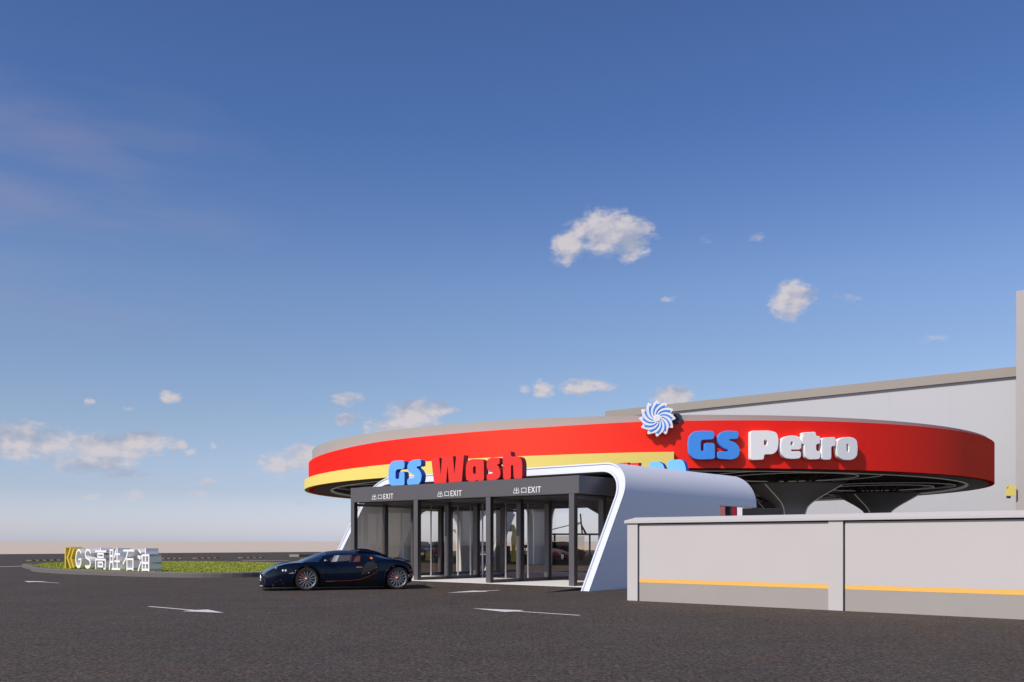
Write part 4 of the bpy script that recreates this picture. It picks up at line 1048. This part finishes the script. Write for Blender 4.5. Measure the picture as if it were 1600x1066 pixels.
def mth(op, a, b=None, c=None):
    m = N('ShaderNodeMath'); m.operation = op
    for i, v in enumerate((a, b, c)):
        if v is None: continue
        if isinstance(v, (int, float)): m.inputs[i].default_value = v
        else: L(v, m.inputs[i])
    return m.outputs[0]
az = mth('ARCTAN2', sep.outputs[0], sep.outputs[1]); el = mth('ARCSINE', sep.outputs[2])
cmb = N('ShaderNodeCombineXYZ'); L(az, cmb.inputs[0]); L(el, cmb.inputs[1])
uv = cmb.outputs[0]
def noise(sc, det, rough, vec, off=(0,0,0), stretch=1.6):
    mp = N('ShaderNodeMapping'); mp.inputs['Location'].default_value = off; mp.inputs['Scale'].default_value = (1, stretch, 1); L(vec, mp.inputs['Vector'])
    n = N('ShaderNodeTexNoise'); n.inputs['Scale'].default_value = sc; n.inputs['Detail'].default_value = det; n.inputs['Roughness'].default_value = rough
    L(mp.outputs[0], n.inputs['Vector']); return n
warp = noise(22, 4, 0.6, uv, (3,5,1))
wv = N('ShaderNodeVectorMath'); wv.operation = 'SUBTRACT'; L(warp.outputs['Color'], wv.inputs[0]); wv.inputs[1].default_value = (0.5,0.5,0.5)
ws = N('ShaderNodeVectorMath'); ws.operation = 'MULTIPLY'; L(wv.outputs[0], ws.inputs[0]); ws.inputs[1].default_value = (0.035,0.022,0)
wa = N('ShaderNodeVectorMath'); wa.operation = 'ADD'; L(uv, wa.inputs[0]); L(ws.outputs[0], wa.inputs[1]); uvw = wa.outputs[0]
def dirof(px, py):
    v = Vector(((px-CX)/FPX, 1, (HY-py)/FPX)).normalized(); return math.atan2(v.x, v.y), math.asin(v.z)
clouds = [(950,362,58,34,1.0),(985,372,34,30,1.0),(885,386,30,24,.9),(905,372,30,16,.8),(1237,470,36,26,1.0),(1255,462,26,14,.9),(1050,466,13,12,.32),(1325,466,34,11,.16),(1180,369,17,9,.22),(1110,376,28,12,.10),(1128,468,14,8,.15),(1020,372,20,12,.35),
 (267,622,22,11,.95),(138,628,11,9,.7),(538,622,24,11,.95),(542,655,22,11,.85),(645,650,46,24,1.0),(668,638,42,15,1.0),(615,668,40,20,.9),(852,606,20,13,.9),(917,603,42,12,.9),(822,606,10,9,.6),(1057,620,32,17,.95),
 (40,690,78,26,1.0),(20,704,75,14,.9),(165,700,72,26,1.0),(215,694,52,22,1.0),(150,718,70,18,.95),(190,742,44,9,.7),(276,698,13,11,.7),(80,712,22,12,.6),(297,706,10,7,.5),(440,728,40,20,.95),(470,718,32,20,.95),(380,738,9,7,.4),
 (325,752,19,7,.7),(214,773,24,10,.6),(152,775,19,6,.5),(305,776,24,9,.45),(8,784,22,7,.4),(326,695,8,6,.4),(140,796,22,6,.35),(310,797,18,5,.3),(440,803,60,8,.22),(475,782,20,6,.35),(1460,530,30,8,.22),(200,636,14,8,.2)]
acc = None
for px, py, rx, ry, op in clouds:
    a_, e_ = dirof(px, py); k = 1/FPX; k2 = math.cos(a_)
    s1 = N('ShaderNodeVectorMath'); s1.operation = 'SUBTRACT'; L(uvw, s1.inputs[0]); s1.inputs[1].default_value = (a_, e_, 0)
    s2 = N('ShaderNodeVectorMath'); s2.operation = 'MULTIPLY'; L(s1.outputs[0], s2.inputs[0]); s2.inputs[1].default_value = (1/(rx*k*1.15*k2*k2), 1/(ry*k*1.15), 0)
    s3 = N('ShaderNodeVectorMath'); s3.operation = 'DOT_PRODUCT'; L(s2.outputs[0], s3.inputs[0]); L(s2.outputs[0], s3.inputs[1])
    v = mth('SUBTRACT', 1.0, s3.outputs['Value']); v = mth('MULTIPLY_ADD', mth('MAXIMUM', v, -1.0), 0.5+0.5*op, 0.5*op-0.5)
    acc = v if acc is None else mth('MAXIMUM', acc, v)
puff = noise(40, 9, 0.6, uv); puff2 = noise(40, 9, 0.6, uv, (0.006, -0.010, 0)); soft = noise(17, 3, 0.5, uv, (2.1,0.7,0)); soft2 = noise(17, 3, 0.5, uv, (2.112,0.675,0))
wisp = noise(120, 5, 0.6, uv, (0.3,0.9,0)); acc2 = mth('ADD', acc, mth('MULTIPLY', mth('SUBTRACT', wisp.outputs['Fac'], 0.5), 1.0)); den = mth('ADD', acc2, mth('MULTIPLY', mth('SUBTRACT', puff.outputs['Fac'], 0.475), 2.1))
mr = N('ShaderNodeMapRange'); mr.interpolation_type = 'SMOOTHSTEP'; mr.inputs['From Min'].default_value = -0.05; mr.inputs['From Max'].default_value = 1.0; L(den, mr.inputs['Value'])
guard = N('ShaderNodeMapRange'); guard.inputs['From Min'].default_value = -0.30; guard.inputs['From Max'].default_value = 0.25; L(acc, guard.inputs['Value'])
cover = mth('MULTIPLY', mr.outputs[0], guard.outputs[0])
# haze thins clouds near the horizon
hz = N('ShaderNodeMapRange'); hz.inputs['From Min'].default_value = 0.01; hz.inputs['From Max'].default_value = 0.10; hz.inputs['To Min'].default_value = 0.35; hz.inputs['To Max'].default_value = 0.92; L(el, hz.inputs['Value'])
cover = mth('MULTIPLY', cover, hz.outputs[0])
lit = mth('ADD', mth('ADD', 0.55, mth('MULTIPLY', mth('SUBTRACT', puff.outputs['Fac'], puff2.outputs['Fac']), 2.3)), mth('MULTIPLY', mth('SUBTRACT', soft.outputs['Fac'], soft2.outputs['Fac']), 3.0))
litc = N('ShaderNodeClamp'); L(lit, litc.inputs[0])
ccol = N('ShaderNodeMix'); ccol.data_type = 'RGBA'; L(litc.outputs[0], ccol.inputs['Factor']); ccol.inputs['A'].default_value = (3.6, 4.0, 5.2, 1); ccol.inputs['B'].default_value = (6.6, 6.1, 6.3, 1)
# cirrus veil
cir = noise(3.2, 6, 0.55, uv, (1.3, 0.4, 0), 5.0)
az0, e0 = dirof(-40, 290)
dx_ = mth('DIVIDE', mth('SUBTRACT', az, az0), 0.30); dy_ = mth('DIVIDE', mth('SUBTRACT', el, e0), 0.15)
cm = mth('MAXIMUM', mth('SUBTRACT', 1.0, mth('ADD', mth('MULTIPLY', dx_, dx_), mth('MULTIPLY', dy_, dy_))), 0.0)
cf = N('ShaderNodeMapRange'); cf.interpolation_type = 'SMOOTHSTEP'; cf.inputs['From Min'].default_value = 0.40; cf.inputs['From Max'].default_value = 0.72; L(cir.outputs['Fac'], cf.inputs['Value'])
cirf = mth('MULTIPLY', mth('MULTIPLY', cf.outputs[0], cm), 0.34)
# sky grade
gr = N('ShaderNodeMix'); gr.data_type = 'RGBA'; gr.blend_type = 'MULTIPLY'; gr.inputs['Factor'].default_value = 1.0; L(sky.outputs[0], gr.inputs['A'])
ramp_ = N('ShaderNodeValToRGB'); L(mth('MULTIPLY', el, 1.6), ramp_.inputs['Fac'])
cr = ramp_.color_ramp
GRADE = [(0.0,(1.42,1.50,2.2)),(0.02,(1.30,1.34,1.95)),(0.083,(0.99,1.0,1.36)),(0.19,(0.975,0.968,1.13)),(0.30,(0.965,0.975,1.13)),(0.415,(0.93,0.99,1.20)),(0.53,(0.77,0.895,1.195)),(0.65,(0.62,0.81,1.165)),(0.82,(0.60,0.765,1.135)),(1.0,(0.60,0.76,1.12))]
while len(cr.elements) < max(2, len(GRADE)): cr.elements.new(0.5)
for e_, (p_, c_) in zip(cr.elements, (GRADE if len(GRADE) > 1 else GRADE+[(1.0, GRADE[0][1])])): e_.position = p_; e_.color = tuple(v/4 for v in c_)+(1,)
x4 = N('ShaderNodeVectorMath'); x4.operation = 'SCALE'; x4.inputs['Scale'].default_value = 4.0; L(ramp_.outputs[0], x4.inputs[0])
L(x4.outputs[0], gr.inputs['B'])
m1 = N('ShaderNodeMix'); m1.data_type = 'RGBA'; L(cirf, m1.inputs['Factor']); L(gr.outputs['Result'], m1.inputs['A']); m1.inputs['B'].default_value = (3.4, 3.2, 4.6, 1)
m2 = N('ShaderNodeMix'); m2.data_type = 'RGBA'; L(cover, m2.inputs['Factor']); L(m1.outputs['Result'], m2.inputs['A']); L(ccol.outputs['Result'], m2.inputs['B'])
L(m2.outputs['Result'], bg.inputs['Color'])
SC.view_settings.view_transform = 'Standard'; SC.view_settings.look = 'None'; SC.view_settings.exposure = 0; SC.view_settings.gamma = 1
SC.render.engine = 'CYCLES'; SC.cycles.max_bounces = 10; SC.cycles.transparent_max_bounces = 24
